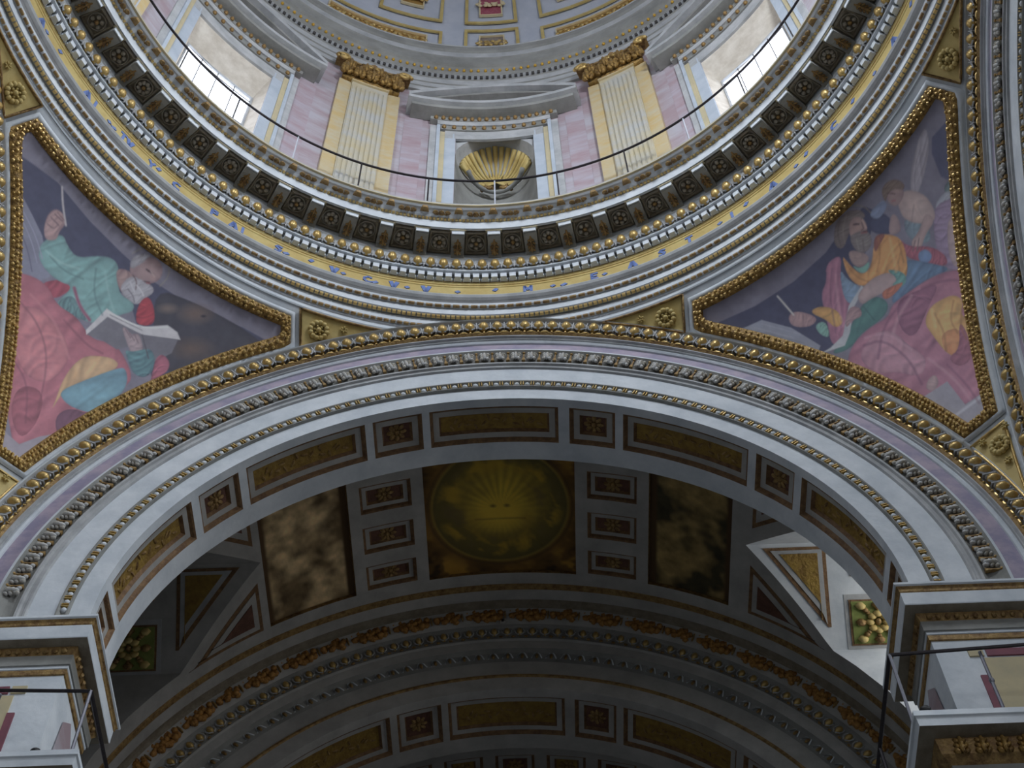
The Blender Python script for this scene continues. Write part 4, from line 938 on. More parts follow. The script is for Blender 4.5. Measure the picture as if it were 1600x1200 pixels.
def gridsheet(rho, tb, y0, y1, y2, y3, cof, n_per=rad(3)):
    """curved sheet on radius rho from y0 to y3, with coffers (angle spans) left open between y1 and y2"""
    b = MB()
    def strip(a, c, ya, yb):
        n = max(1, int(math.ceil((c-a)/n_per))); V = []; Fc = []
        for i in range(n+1):
            t = a+(c-a)*i/n; V += [stilt(rho, t, ya), stilt(rho, t, yb)]
        for i in range(n): Fc.append((2*i, 2*i+1, 2*i+3, 2*i+2))
        b.add(V, Fc)
    a0, a1 = tb; strip(a0, a1, y0, y1); strip(a0, a1, y2, y3); p = a0
    for (c0, c1) in cof: strip(p, c0, y1, y2); p = c1
    strip(p, a1, y1, y2); return b
LONG = [(-90.4, -81.7, 's'), (-80, -57.2, 'l'), (-55.5, -46.9, 's'), (-45.3, -22.9, 'l'), (-21.5, -12.9, 's'), (-11.6, 10.5, 'l'), (12.4, 20.4, 's'), (21.8, 45.1, 'l'), (46.7, 54.8, 's'), (56.4, 79.5, 'l'), (81.2, 90, 's')]
def crossing_arch(label, R, e0, e1, ti0, ti1, dt, te, full=True, group=None):
    base = Vector((0, 10.5, -13.6))
    if R is not None: base = R @ base
    T = root('crossing_arch', base, label, 'arch')
    sw = lambda nm, prof, mats, mi, **k: archsweep(nm, prof, mats, mi, T, R=R, **k)
    sw('outer_fillet', [(10.5, 10.3), (10.30, 10.17), (10.28, 10.10), (10.24, 10.08), (10.22, 10.12)], [WHITE], 0)
    sw('egg_bed', [(10.22, 10.10), (10.18, 10.20), (10.08, 10.30), (9.95, 10.33), (9.88, 10.30)], [GREY], 0)
    sw('bead_thread', [(9.88, 10.30), (9.86, 10.24), (9.79, 10.22), (9.75, 10.27)], [OCHRE], 0)
    sw('moulding', [(9.75, 10.27), (9.72, 10.27), (9.70, 10.33), (9.67, 10.33), (9.66, 10.37)], [GREY], 0)
    sw('moulding', [(9.66, 10.37), (9.61, 10.35), (9.57, 10.38), (9.56, 10.42)], [WHITE], 0)
    sw('marble_band', [(9.56, 10.42), (9.20, 10.40)], [PURPLE], 0, label='purple marble band')
    sw('fillet', [(9.20, 10.40), (9.19, 10.34), (9.13, 10.33)], [WHITE], 0)
    sw('leaf_bed', [(9.13, 10.33), (9.06, 10.40), (8.95, 10.46), (8.82, 10.49), (8.74, 10.46)], [DUST], 0)
    sw('moulding', [(8.74, 10.46), (8.72, 10.42), (8.67, 10.42), (8.65, 10.47), (8.60, 10.48), (8.58, 10.45), (8.54, 10.45), (8.52, 10.50)], [GREY], 0)
    sw('fascia', [(8.52, 10.50), (8.03, 10.52)], [WHITE], 0)
    sw('pearl_bed', [(8.03, 10.52), (8.02, 10.50), (7.99, 10.50), (7.94, 10.57), (7.86, 10.57), (7.84, 10.53), (7.81, 10.53), (7.80, 10.60)], [DUST], 0)
    sw('fascia', [(7.80, 10.60), (7.41, 10.62)], [WHITE], 0)
    ext = MB()
    for i in range(e0, e1):
        t = te+dt*i
        if abs(t) > pi/2: continue
        link('egg', EGG2, T, archM(10.05, t, 10.20, R))
        for sg in (-1, 1): ext.tube([archM(10.05, t, 10.20, R) @ Vector((sg*.135*cos(q), -.03, .16*sin(q))) for q in (-1.3, -.6, 0, .6, 1.2)], .025, 0, 4)
        m = archM(10.05, t+dt/2, 10.22, R); ext.box((0, -.02, 0), (.014, .05, .15), 0, m)
        m = archM(9.83, t+dt/2, 10.22, R); ext.ell((0, 0, 0), (.10, .035, .035), 1, m, nu=6, nv=4)
        ext.ell((.165, 0, 0), (.03, .03, .035), 1, m, nu=5, nv=4)
    ext.build('egg_shells', [GREY, GOLD], T, kind='stuff')
    dl = .0400; gr = MB()
    for i in range(-38, 39):
        t = dl*i+.012
        if t < ti0 or t > ti1: continue
        link('acanthus_leaf', LEAF, T, archM(8.93, t, 10.42, R))
        link('dart', DART, T, archM(8.93, t+dl/2, 10.42, R))
    dp = .0293
    for i in range(-53, 54):
        t = dp*i
        if t < ti0 or t > ti1: continue
        link('pearl', PEARL, T, archM(7.90, t, 10.56, R))
        m = archM(7.90, t+dp/2, 10.55, R)
        for sg in (-1, 1): gr.box((sg*.028, -.02, 0), (.010, .03, .065), 0, m)
    gr.build('pearl_clasps', GOLD, T, kind='stuff')
    sw('riser', [(7.42, 12.2), (9.75, 12.2)], [VAULT], 0)
    b = gridsheet(7.41, (rad(-94), rad(94)), 10.62, 10.82, 11.74, 12.2, [(rad(a), rad(c)) for a, c, _ in LONG])
    if R is not None: b.V = [tuple(R @ Vector(v)) for v in b.V]
    b.build('soffit', WHITE, T, smooth=True)
    if full:
        for (a, c, kd) in LONG: coffer_obj(7.41, rad(a), rad(c), 10.82, 11.74, RED if kd == 's' else OLIVE, T, R, 'r' if kd == 's' else 'l')
    else:
        for (a, c, kd) in LONG: coffer_obj(7.41, rad(a), rad(c), 10.82, 11.74, RED if kd == 's' else OLIVE, T, R, None)
    return T
b = MB()
acanthus(b, .30, .30, .10, 0, Matrix.Translation((0, 0, .15)) @ Matrix.Rotation(pi, 4, 'Y'), 3)
for sg in (-1, 1): b.ell((sg*.07, -.05, -.12), (.05, .04, .05), 0, nu=6, nv=4)
LEAF = b.mesh('acanthus_leaf', mat('pale_leaf_stucco', (204, 206, 208), (160, 150, 130), 9, .8), True)
b = MB(); b.prism([(-.010, .14), (.010, .14), (.016, -.02), (.04, -.15), (-.04, -.15), (-.016, -.02)], -.03, .04); b.ell((0, -.03, .15), (.04, .04, .035), nu=6, nv=4)
DART = b.mesh('dart', OCHRE)
crossing_arch('broad front crossing arch with gold eggs, purple band and coffered soffit', None, -8, 92, -1.6, 1.6, DT, T0)
RR = Matrix.Rotation(rad(-90), 4, 'Z'); RL = Matrix.Rotation(rad(90), 4, 'Z')
# on the right arch the swept parameter runs towards -y
crossing_arch('right-hand crossing arch seen edge-on at the right border of the view', Matrix.Translation((.11, 0, 0)) @ RR, -38, 12, -1.45, .1, .032, -.2967)
crossing_arch('left-hand crossing arch, only its edge showing at the left border', Matrix.Translation((-.02, 0, 0)) @ RL, 4, 50, .4, .5, .032, -.2967+.2, full=False)
RB = Matrix.Rotation(rad(180), 4, 'Z')
bk = archsweep('wall_rear_arch', [(10.6, 10.25), (10.2, 10.2), (7.41, 10.62), (7.41, 12.2), (9.7, 12.2)], [WHITE], 0, None, R=RB); bk['kind'] = 'structure'

# ------------------------------------------------------------------ front arm: vault with lunettes, side arms, far arch
RV = 9.6
SQY = [(12.3, 13.25), (13.62, 14.58), (14.98, 15.94), (16.28, 16.92)]
ybreak = (12.2, 17.75)
def fopen(t):
    t = abs(t); return 0 if t < 36.5 else min(1.8, (t-36.5)/(51.6-36.5)*1.8)
vb = MB()
def vstrip(a, c, ya, yb, n=None):
    n = n or max(1, int(math.ceil(abs(c-a)/3))); V = []; Fc = []
    for i in range(n+1):
        t = a+(c-a)*i/n; V += [stilt(RV, rad(t), ya(t) if callable(ya) else ya), stilt(RV, rad(t), yb(t) if callable(yb) else yb)]
    for i in range(n): Fc.append((2*i, 2*i+1, 2*i+3, 2*i+2))
    vb.add(V, Fc)
PY0, PY1 = 12.6, 16.92
cofs = []
for (a0, a1) in ((-36.2, -22.5), (-11.3, 10.7), (21.6, 34.2)): cofs.append((a0, a1, PY0, PY1))
vstrip(-36.5, 36.5, 12.2, PY0-.0); vstrip(-36.5, 36.5, PY1, 17.75)
for a0, a1 in ((-36.5, -36.2), (34.2, 36.5)): vstrip(a0, a1, PY0, PY1)
sqs = []
for (a0, a1) in ((-22.5, -11.3), (10.7, 21.6)):
    c0, c1 = a0+1.8, a1-1.8; vstrip(a0, c0, PY0, PY1); vstrip(c1, a1, PY0, PY1)
    ys = [PY0, 12.72, 13.42, 13.84, 14.62, 15.02, 15.78, 16.16, 16.86, PY1]
    for k in range(0, 10, 2): vstrip(c0, c1, ys[k], ys[k+1])
    for k in range(1, 9, 2): sqs.append((c0, c1, ys[k], ys[k+1]))
for sg in (-1, 1):
    vstrip(sg*36.5, sg*98, 12.2, lambda t: 15-fopen(t), 40); vstrip(sg*36.5, sg*98, lambda t: 15+fopen(t), 17.75, 40)
vb.build('ceiling_vault', VAULT, None, smooth=True, kind='structure')
VC = root('vault_coffers', (0, 15, -3.4), 'square and oblong gilded coffers of the dark barrel vault behind the front arch', 'coffers')
for (c0, c1, y0, y1) in sqs: coffer_obj(RV, rad(c0), rad(c1), y0, y1, RED, VC, None, 'r', (.08, .1, .05), .14)
def vaultpaint(name, label, a0, a1, fn, gain):
    T = root(name, archP(RV, rad((a0+a1)/2), 15), label, 'painting')
    n, m_ = 110, 110; A = np.radians(np.linspace(a0, a1, n+1)); Yv = np.linspace(PY0, PY1, m_+1)
    aa, yy = np.meshgrid(A, Yv, indexing='ij'); P = np.stack([XC+(RV+.12)*np.sin(aa), yy, ZA+(RV+.12)*np.cos(aa)], -1)
    U = (np.degrees(aa)-(a0+a1)/2)*pi/180*RV; Wv = yy-14.95
    C = fn(U, Wv).reshape(-1, 3); idx = np.arange((n+1)*(m_+1)).reshape(n+1, m_+1)
    Fq = np.stack([idx[:-1, :-1], idx[:-1, 1:], idx[1:, 1:], idx[1:, :-1]], -1).reshape(-1, 4)
    me = mesh(name, P.reshape(-1, 3), Fq, PMAT, smooth=True)
    at = me.color_attributes.new('paint', 'FLOAT_COLOR', 'POINT'); at.data.foreach_set('color', np.concatenate([np.clip(C*gain, 0, .9), np.ones((len(C), 1))], 1).astype(np.float32).ravel())
    link('painted_field', me, T)
    b = MB()
    ts = np.radians(np.linspace(a0, a1, 20))
    for ya in (PY0, PY1): b.add([archP(RV+q, t, ya) for t in ts for q in (-.0, .13)], [(2*i, 2*i+1, 2*i+3, 2*i+2) for i in range(19)])
    for t in (rad(a0), rad(a1)): b.add([archP(RV, t, PY0), archP(RV+.13, t, PY0), archP(RV+.13, t, PY1), archP(RV, t, PY1)], [(0, 1, 2, 3)])
    b.build('rim', OCHRE, T)
    return T
def f_eye(U, Wv):
    r = np.hypot(U, Wv); C = np.zeros(U.shape+(3,)); base = lin((96, 70, 32)); C[:] = base
    n = fbm(U*40, Wv*40, 60, 5); C *= (1+.5*n)[..., None]
    def put(al, col):
        nonlocal C
        al = np.clip(al, 0, 1)[..., None]; C = C*(1-al)+lin(col)*al
    ang = np.arctan2(U, -(Wv-.15))
    put((1.72-r)/.06, (80, 72, 38)); put((1.72-r)/1.2*.6, (140, 118, 48))
    rays = .5+.5*np.sin(ang*30+.6*n)
    put((1.3-np.hypot(U/1.0, (Wv+.25)/1.0))/.8*(.45+.55*rays)*(.75+.4*n), (186, 158, 56))
    put((.85-np.hypot(U/1.15, (Wv-.25)/.75))/.45*.75, (190, 160, 58))
    put((.30-(np.abs(np.abs(U)-.62)+np.abs(Wv-.42)*.6))/.3*.4, (120, 96, 44))
    for sx_, wy in ((-.17, .02), (.17, .02)): put((.11-np.hypot(U-sx_, (Wv-wy)*1.6))/.07*.75, (92, 68, 40))
    put((.045-np.abs(Wv-.40))/.04*((np.abs(U) < .62)*1.0)*.55, (112, 86, 40))
    ring = np.abs(r-1.66); put((.05-ring)/.04*.4, (160, 130, 56)); put((.05-np.abs(r-1.76))/.04*.5, (62, 50, 30))
    cl = fbm(U*30, Wv*30, 34, 9); put((1.6-r)*4*np.clip(cl*2.2-.3, 0, 1)*np.clip((r-.8)*2, 0, 1)*.7, (98, 84, 50))
    put((1.6-r)*4*np.clip(-cl*2.2-.2, 0, 1)*np.clip((r-.9)*2, 0, 1)*.7, (170, 138, 46))
    put((r-1.8)*5*np.clip(n*2-.1, 0, 1)*.7, (150, 112, 44)); put((r-1.8)*5*np.clip(-n*2-.4, 0, 1)*.6, (52, 38, 22))
    return C
def f_side(seed, c1, c2):
    def f(U, Wv):
        n = fbm(U*40, Wv*40, 90, seed); n2 = fbm(U*40, Wv*40, 26, seed+3); C = np.zeros(U.shape+(3,)); C[:] = lin(c1)
        al = np.clip(.5+n*1.6, 0, 1)[..., None]; C = C*(1-al)+lin(c2)*al; C *= (1+.45*n2)[..., None]
        hwU = np.abs(U).max(); e = np.minimum(hwU-np.abs(U), 2.15-np.abs(Wv)); al = np.clip((.22-e)/.08, 0, 1)[..., None]
        return C*(1-al)+lin((70, 52, 32))*al
    return f
vaultpaint('vault_painting', 'round golden glory with rays, painted at the crown of the dark vault', -11.3, 10.7, f_eye, 1.55)
vaultpaint('vault_painting', 'faded brown vault painting left of the golden glory', -36.2, -22.5, f_side(21, (92, 76, 52), (166, 144, 108)), 1.8)
vaultpaint('vault_painting', 'faded dark ochre vault painting right of the golden glory', 21.6, 34.2, f_side(33, (58, 52, 34), (136, 114, 70)), 1.5)
# gilt stripe and gutter at the end of the vault
archsweep('trim_1', [(RV-.005, 17.25), (RV-.03, 17.27), (RV-.03, 17.42), (RV-.005, 17.44)], [OCHRE], 0, None, t0=-90, t1=90, kind='structure')
# lunettes
def tri_plate(T, pts, rho, h, m, nm):
    V = [archP(rho-h, rad(t), y) for t, y in pts]+[archP(rho+.02, rad(t), y) for t, y in pts]; n = len(pts)
    b = MB(); b.add(V, [tuple(range(n)), tuple(range(2*n-1, n-1, -1))]+[(i, i+n, (i+1) % n+n, (i+1) % n) for i in range(n)]); return b.build(nm, m, T)
def shrink(pts, f):
    cx = sum(p[0] for p in pts)/len(pts); cy = sum(p[1] for p in pts)/len(pts); return [(cx+(p[0]-cx)*f, cy+(p[1]-cy)*f) for p in pts]
for sg, sn in ((-1, 'left'), (1, 'right')):
    T = root('lunette', archP(RV, rad(sg*50), 15), 'bright white window lunette with green rosette coffer, right of the vault' if sg > 0 else 'shadowed window lunette at the left of the vault, above the impost', 'lunette')
    ts = [36.5+1.0*i for i in range(0, 16)]+[51.6, 56, 62, 70, 80, 89]
    XE = 13.6
    for far in (1, -1):
        V = []; Fc = []
        for t in ts:
            p = archP(RV, rad(sg*t), 15+far*fopen(t)); V += [p, (sg*XE, p[1], p[2])]
        for i in range(len(ts)-1): Fc.append((2*i, 2*i+1, 2*i+3, 2*i+2))
        b = MB(); b.add(V, Fc); b.build('web', WHITE if sg > 0 else VAULT, T)  # mirrored webs: the lit right one coloured lighter than the shaded left
    # end wall with its window
    b = MB(); zt = archP(RV, rad(36.5), 15)[2]; zl = archP(RV, rad(51.6), 15)[2]
    b.add([(sg*XE, 13.2, -14), (sg*XE, 16.8, -14), (sg*XE, 16.8, zl), (sg*XE, 15, zt), (sg*XE, 13.2, zl)], [(0, 1, 2, 3, 4)]); b.build('end_wall', VAULT, T)
    # coffers lying on the far web
    def webpt(x, s, h):      # s 0 at the ridge .. 1 at the spring
        t = 36.5+s*15.1; p = archP(RV, rad(t), 15+fopen(t)); q = Vector((sg*x, p[1], p[2])); return q+Vector((0, -.55, -.83))*h
    def plate(q, h, m, nm, ins=0.0):
        (xa, s0), (xb, _), (xc, s1), (xd, _) = q; V = []; Fc = []; n = 8; ds = ins/3.1
        for i in range(n+1):
            f = i/n; s_ = s0+ds+(s1-s0-2*ds)*f; g = (s_-s0)/(s1-s0); xl = xa+(xd-xa)*g+ins*(1.35 if xa != xd else 1); xr = xb+(xc-xb)*g-ins
            xl = min(xl, xr-.01)
            V += [webpt(xl, s_, h), webpt(xr, s_, h), webpt(xl, s_, -.02), webpt(xr, s_, -.02)]
        for i in range(n): Fc += [(4*i, 4*i+1, 4*i+5, 4*i+4), (4*i, 4*i+4, 4*i+6, 4*i+2), (4*i+1, 4*i+3, 4*i+7, 4*i+5)]
        Fc += [(0, 2, 3, 1), (4*n, 4*n+1, 4*n+3, 4*n+2)]
        b = MB(); b.add(V, Fc); return b.build(nm, m, T)
    xg = lambda s: 9.6*sin(rad(36.5+s*15.1))+.054
    tr = [(xg(.04)+.30, .04), (7.62, .04), (7.62, .80), (xg(.80)+.30, .80)]
    plate(tr, .02, TRIM, 'coffer_frame'); plate(tr, .035, GREY, 'coffer_frame', .09); plate(tr, .05, OLIVE, 'coffer_field', .2)
    sq = [(8.06, .56), (9.34, .56), (9.34, .97), (8.06, .97)]
    plate([(7.96, .51), (9.44, .51), (9.44, 1.0), (7.96, 1.0)], .012, GREY, 'coffer_step'); plate(sq, .03, TRIM, 'coffer_frame'); plate(sq, .045, GREENP, 'rosette_coffer', .05)
    b = MB(); cp = webpt(8.70, .765, .07); ex = Vector((1, 0, 0)); es = (webpt(9.08, .8, 0)-webpt(9.08, .7, 0)).normalized()
    for k in range(8):
        d = ex*cos(k*pi/4)+es*sin(k*pi/4)
        b.ell(tuple(cp+d*.19), (.11, .06, .11), 0, nu=7, nv=5)
        b.ell(tuple(cp+d*(.40 if k % 2 == 0 else .54)), (.13, .07, .13), 0 if k % 2 else 1, nu=6, nv=4)
        if k % 2: b.ell(tuple(cp+d*.40), (.08, .06, .08), 1, nu=6, nv=4)
        b.ell(tuple(cp+d*.32), (.06, .05, .06), 1, nu=6, nv=4)
    b.ell(tuple(cp), (.08, .1, .08), 1, nu=6, nv=5)
    b.build('rosette', [GOLDP, OCHRE], T, smooth=True)
    sq = [(8.15, .08), (9.3, .08), (9.3, .34), (8.15, .34)]
    plate(sq, .03, OCHRE, 'coffer_frame'); plate(sq, .045, RED, 'coffer_field', .08)
    # triangular coffers beside the lunette, on the vault
    for (ye, up) in ((16.92, 1), (12.75, -1)):
        for ins, h, mm, nm in ((0, .012, TRIM, 'coffer_frame'), (.10, .030, VAULT, 'coffer_frame'), (.24, .045, RED, 'coffer_field')):
            b = MB(); V = []; Fc = []; n = 14; t0 = 37.4+math.degrees(ins/RV); L = abs(ye-15)
            t1 = 50.4-math.degrees(ins*2.9/RV)
            for i in range(n+1):
                t = t0+(t1-t0)*i/n; yi = fopen(t)+.42+ins*1.35; yo = L-ins
                yi = min(yi, yo)
                V += [archP(RV-h, rad(sg*t), 15+up*yi), archP(RV-h, rad(sg*t), 15+up*yo), archP(RV+.02, rad(sg*t), 15+up*yi), archP(RV+.02, rad(sg*t), 15+up*yo)]
            for i in range(n): Fc += [(4*i, 4*i+1, 4*i+5, 4*i+4), (4*i, 4*i+4, 4*i+6, 4*i+2), (4*i+1, 4*i+3, 4*i+7, 4*i+5)]
            Fc += [(0, 2, 3, 1)]
            b.add(V, Fc); b.build(nm, mm, VC)
# far arch of the front arm
T = root('far_arch', (0, 18.9, -13.6), 'dark far arch with a leaf garland and egg mouldings, behind the vault', 'arch')
asw = lambda nm, prof, mats, mi, **k: archsweep(nm, prof, mats, mi, T, **k)
asw('gutter', [(9.6, 17.75), (9.66, 17.8), (9.66, 17.98), (9.6, 18.02)], [DARK], 0)  # dark colour imitates the shade in this hollow
asw('garland_bed', [(9.6, 18.02), (9.5, 18.1), (9.36, 18.2), (9.3, 18.3)], [VAULT], 0)
asw('egg_bed', [(9.3, 18.3), (9.25, 18.34), (9.15, 18.46), (9.05, 18.5), (8.98, 18.5)], [DUST], 0)
asw('fascia', [(8.98, 18.5), (8.96, 18.56), (8.72, 18.60)], [VAULT], 0)
asw('leaf_bed', [(8.72, 18.60), (8.68, 18.72), (8.58, 18.84), (8.5, 18.86)], [DUST], 0)
asw('fascia', [(8.5, 18.86), (8.02, 18.87)], [VAULT], 0)
asw('bead_thread', [(8.02, 18.87), (8.0, 18.84), (7.94, 18.84), (7.92, 18.88)], [OCHRE], 0)
asw('fascia', [(7.92, 18.88), (7.5, 18.9)], [VAULT], 0)
gm = []
for v in range(2):
    b = MB(); L = .46 if v == 0 else .30
    for i in range(46 if v == 0 else 30):
        b.ell((random.uniform(-L, L), random.uniform(-.11, -.01), random.uniform(-.17, .17)), (random.uniform(.07, .11), .08, random.uniform(.06, .09)), 0, nu=5, nv=4)
    gm.append(b.mesh('garland_bunch', mat('garland_gilding', (188, 140, 72), (142, 96, 48), 7, .55, .2, bump=.4), True))
b = MB(); b.ell((0, -.05, 0), (.03, .09, .16), 0, nu=6, nv=5); GB = b.mesh('garland_tie', OCHRE, True)
t = -1.45; k = 0
while t < 1.45:
    L = .98 if k % 3 else .68
    link('garland_bunch', gm[0] if k % 3 else gm[1], T, archM(9.5, t+L/2/9.5, 18.18)); link('garland_tie', GB, T, archM(9.5, t+L/9.5+.004, 18.18)); t += L/9.5+.012; k += 1
b = MB(); b.ell((0, 0, 0), (.08, .10, .125), nu=8, nv=6); EG3 = b.mesh('egg', GOLD, True)
ex = MB()
for i in range(-44, 45):
    t = i*.0352; link('egg', EG3, T, archM(9.14, t, 18.42))
    for sg in (-1, 1): ex.tube([archM(9.14, t, 18.42) @ Vector((sg*.12*cos(q), -.03, .15*sin(q))) for q in (-1.4, -.6, 0, .6, 1.2)], .02, 0, 4)
    m = archM(9.0, t+.0176, 18.47); ex.ell((0, -.02, 0), (.06, .03, .035), 1, m, nu=5, nv=4)
ex.build('egg_shells', [GREY, OCHRE], T, kind='stuff')
b = MB()
for sg in (-1, 1): b.tube([(0, -.03, .12), (sg*.07, -.06, .02), (sg*.13, -.04, -.12)], .018, 0, 4)
b.ell((0, -.03, -.03), (.045, .04, .09), 1, nu=6, nv=4); LF2 = b.mesh('leaf', [WHITE, OCHRE], True)
for i in range(-36, 37): link('leaf', LF2, T, archM(8.62, i*.0425, 18.78))
FL = [(a, c, kd) for a, c, kd in LONG]
gridsheet(7.5, (rad(-94), rad(94)), 18.9, 19.15, 20.35, 20.8, [(rad(a), rad(c)) for a, c, _ in FL]).build('soffit', VAULT, T, smooth=True)
for (a, c, kd) in FL: coffer_obj(7.5, rad(a), rad(c), 19.15, 20.35, RED if kd == 's' else OLIVE, T, None, 'r' if kd == 's' else 'l')
asw('riser', [(7.5, 20.8), (9.4, 20.8)], [VAULT], 0)
# apse vault beyond the far arch
sp2 = 8.4; cells = [(-4*sp2+sp2*i-3.2+.4, -4*sp2+sp2*i+3.2+.4) for i in range(9)]
b = gridsheet(9.4, (rad(-94), rad(94)), 20.8, 21.3, 22.3, 22.75, [(rad(a), rad(c)) for a, c in cells])
b2 = gridsheet(9.4, (rad(-94), rad(94)), 22.75, 22.75, 23.75, 30, [(rad(a), rad(c)) for a, c in cells]); b.add(b2.V, b2.F)
b.build('ceiling_apse', VAULT, None, smooth=True, kind='structure')
AC = root('apse_coffers', (0, 22, -3.6), 'rows of small dark square coffers beyond the far arch at the bottom edge', 'coffers')
for i, (a, c) in enumerate(cells):
    for (y0, y1) in ((21.3, 22.3), (22.75, 23.75)): coffer_obj(9.4, rad(a), rad(c), y0, y1, RED if i % 2 == 0 else OLIVE, AC, None, 'r', (.08, .12, .05), .14)
b = MB(); b.add([(-12, 30, -40), (12, 30, -40), (12, 30, -2), (-12, 30, -2)], [(0, 1, 2, 3)]); b.build('wall_front', VAULT, None, kind='structure')
# barrel vaults of the side arms (only their mouths can be glimpsed)
for R, sn in ((RR, 'right'), (RL, 'left')):
    o = archsweep('ceiling_arm_%s' % sn, [(9.7, 12.2), (9.7, 24)], [VAULT], 0, None, R=R); o['kind'] = 'structure'
    b = MB(); b.add([R @ Vector(v) for v in ((-10, 24, -40), (10, 24, -40), (10, 24, -3), (-10, 24, -3))], [(0, 1, 2, 3)]); b.build('wall_%s' % sn, VAULT, None, kind='structure')

b = MB(); acanthus(b, .30, .36, .10, 0, None, 3); LEDGELEAF = b.mesh('gilded_leaf', GOLDD, True)
# ------------------------------------------------------------------ piers with impost cornices, ledges, railings
def pathsweep(name, path, prof, mats, mi, parent, side=1, **k):
    """prof: (distance out of the wall, z); path: 2-D polyline; out is to the given side"""
    n = len(path); N_ = []
    for i in range(n):
        ds = []
        if i > 0: ds.append((Vector(path[i])-Vector(path[i-1])).normalized())
        if i < n-1: ds.append((Vector(path[i+1])-Vector(path[i])).normalized())
        ns = [Vector((d.y, -d.x))*side for d in ds]
        if len(ns) == 1: N_.append(ns[0])
        else: v = (ns[0]+ns[1]); v = v/max(.2, v.dot(ns[0])); N_.append(v)
    V = []; Fc = []; mm = []; m_ = len(prof)
    for si in range(m_-1):
        for i in range(n-1):
            b0 = len(V)
            for (ii, pp) in ((i, prof[si]), (i+1, prof[si]), (i+1, prof[si+1]), (i, prof[si+1])):
                q = Vector(path[ii])+N_[ii]*pp[0]; V.append((q.x, q.y, pp[1]))
            Fc.append((b0, b0+1, b0+2, b0+3)); mm.append(mi[si] if isinstance(mi, (list, tuple)) else mi)
    return link(name, mesh(name, V, Fc, mats, mm), parent, **k)
for sg, sn in ((-1, 'left'), (1, 'right')):
    z0 = -13.62 if sg < 0 else -13.55
    path = [(7.41, 20.0), (7.41, 18.9), (7.41, 18.6), (9.5, 18.6), (9.5, 12.2), (7.41, 12.2), (7.41, 10.5), (9.02, 10.5), (9.02, 10.68), (10.68, 10.68), (10.68, 9.02), (10.5, 9.02), (10.5, 7.41), (12.2, 7.41), (12.2, 9.6), (16, 9.6)]
    if sg < 0: path = [(-x, y) for x, y in path]
    s_ = -1 if sg < 0 else 1
    b = MB()
    for (p, q) in zip(path[:-1], path[1:]): b.add([(p[0], p[1], z0), (q[0], q[1], z0), (q[0], q[1], -41), (p[0], p[1], -41)], [(0, 1, 2, 3)])
    b.build('wall_pier_%s' % sn, WHITE, None, kind='structure')
    imp = path[5-0:13]
    T = root('impost_cornice', (sg*7.4, 10.5, z0-1.1), 'white and gold impost cornice capping the %s pier at the foot of the arch' % sn, 'cornice')
    ye = 12.25 if sg < 0 else 12.0
    pth = [(path[4][0], ye), (path[5][0], ye)]+path[6:14]
    ps = lambda nm, prof, m, **k: pathsweep(nm, pth, [(d, z0+z) for d, z in prof], [m], 0, T, side=-s_ if False else (1 if sg < 0 else -1)*-1, **k)
    ps('top', [(-.5, 0), (.42, 0)], GREY)
    ps('lip', [(.42, 0), (.43, -.02), (.43, -.07), (.40, -.09)], WHITE)
    ps('gilded_fillet', [(.40, -.09), (.37, -.12), (.36, -.19), (.345, -.21)], OCHRE)
    ps('corona', [(.345, -.21), (.34, -.52), (.33, -.54)], WHITE)
    ps('drip', [(.33, -.54), (.14, -.54)], DARK)  # underside coloured dark to imitate shade below the corona
    ps('leaf_moulding', [(.14, -.54), (.13, -.60), (.09, -.66), (.085, -.70)], OCHRE)
    ps('moulding', [(.085, -.70), (.08, -.94), (.05, -.95)], DUST)
    ps('moulding', [(.05, -.95), (.05, -1.01), (.035, -1.02)], WHITE)
    ps('gilded_fillet', [(.035, -1.02), (.03, -1.14), (.0, -1.15)], OCHRE)
    lm = MB()
    for (p, q) in zip(pth[1:4], pth[2:5]):
        d = (Vector(q)-Vector(p)); L = d.length; nrm = Vector((d.y, -d.x)).normalized()*(1 if sg > 0 else -1)
        if L < .5: continue
        kk = int(L/.16)
        for i in range(kk):
            c_ = Vector(p)+d*(i+.5)/kk+nrm*.12; lm.ell((c_.x, c_.y, z0-.62), (.055, .05, .06), 0, nu=5, nv=4)
    lm.build('leaf_beads', OCHRE, T, kind='stuff')
    # painted panels of the pier
    zb = -17.9
    P = root('pier_panel', (sg*8.6, 10.45, zb), 'beige painted marble panel with maroon lines on the front of the %s pier' % sn, 'panel')
    def fb(nm, x0, x1, za, zb_, m, d=.02): bb = MB(); bb.box((sg*(x0+x1)/2, 10.5-d/2, (za+zb_)/2), (abs(x1-x0)/2, d/2, abs(za-zb_)/2)); return bb.build(nm, m, P)
    fb('panel_field', 8.13, 9.0, z0-1.65, zb, BEIGE, .02)
    fb('border', 8.0, 8.13, z0-2.1, zb+.1, MAROON, .03); fb('border', 8.25, 8.95, z0-1.60, z0-1.42, MAROON, .03); fb('border', 7.95, 8.2, z0-1.60, z0-1.42, BEIGE, .03)
    P = root('pier_panel', (sg*7.38, 11.35, zb), 'pink marble strip on the inner face of the %s pier' % sn, 'panel')
    bb = MB(); bb.add([(sg*7.385, 10.85, zb), (sg*7.385, 11.95, zb), (sg*7.385, 11.75, z0-1.7), (sg*7.385, 11.4, z0-1.35), (sg*7.385, 11.05, z0-1.7)], [(0, 1, 2, 3, 4)]); bb.build('panel_field', PINK, P)
    # ledge of the main cornice
    lz = -17.9 if sg < 0 else -17.72
    T = root('ledge_cornice', (sg*7.0, 10.2, lz-1.2), 'dusty ledge of the main cornice with gold leaf band on the %s pier' % sn, 'cornice')
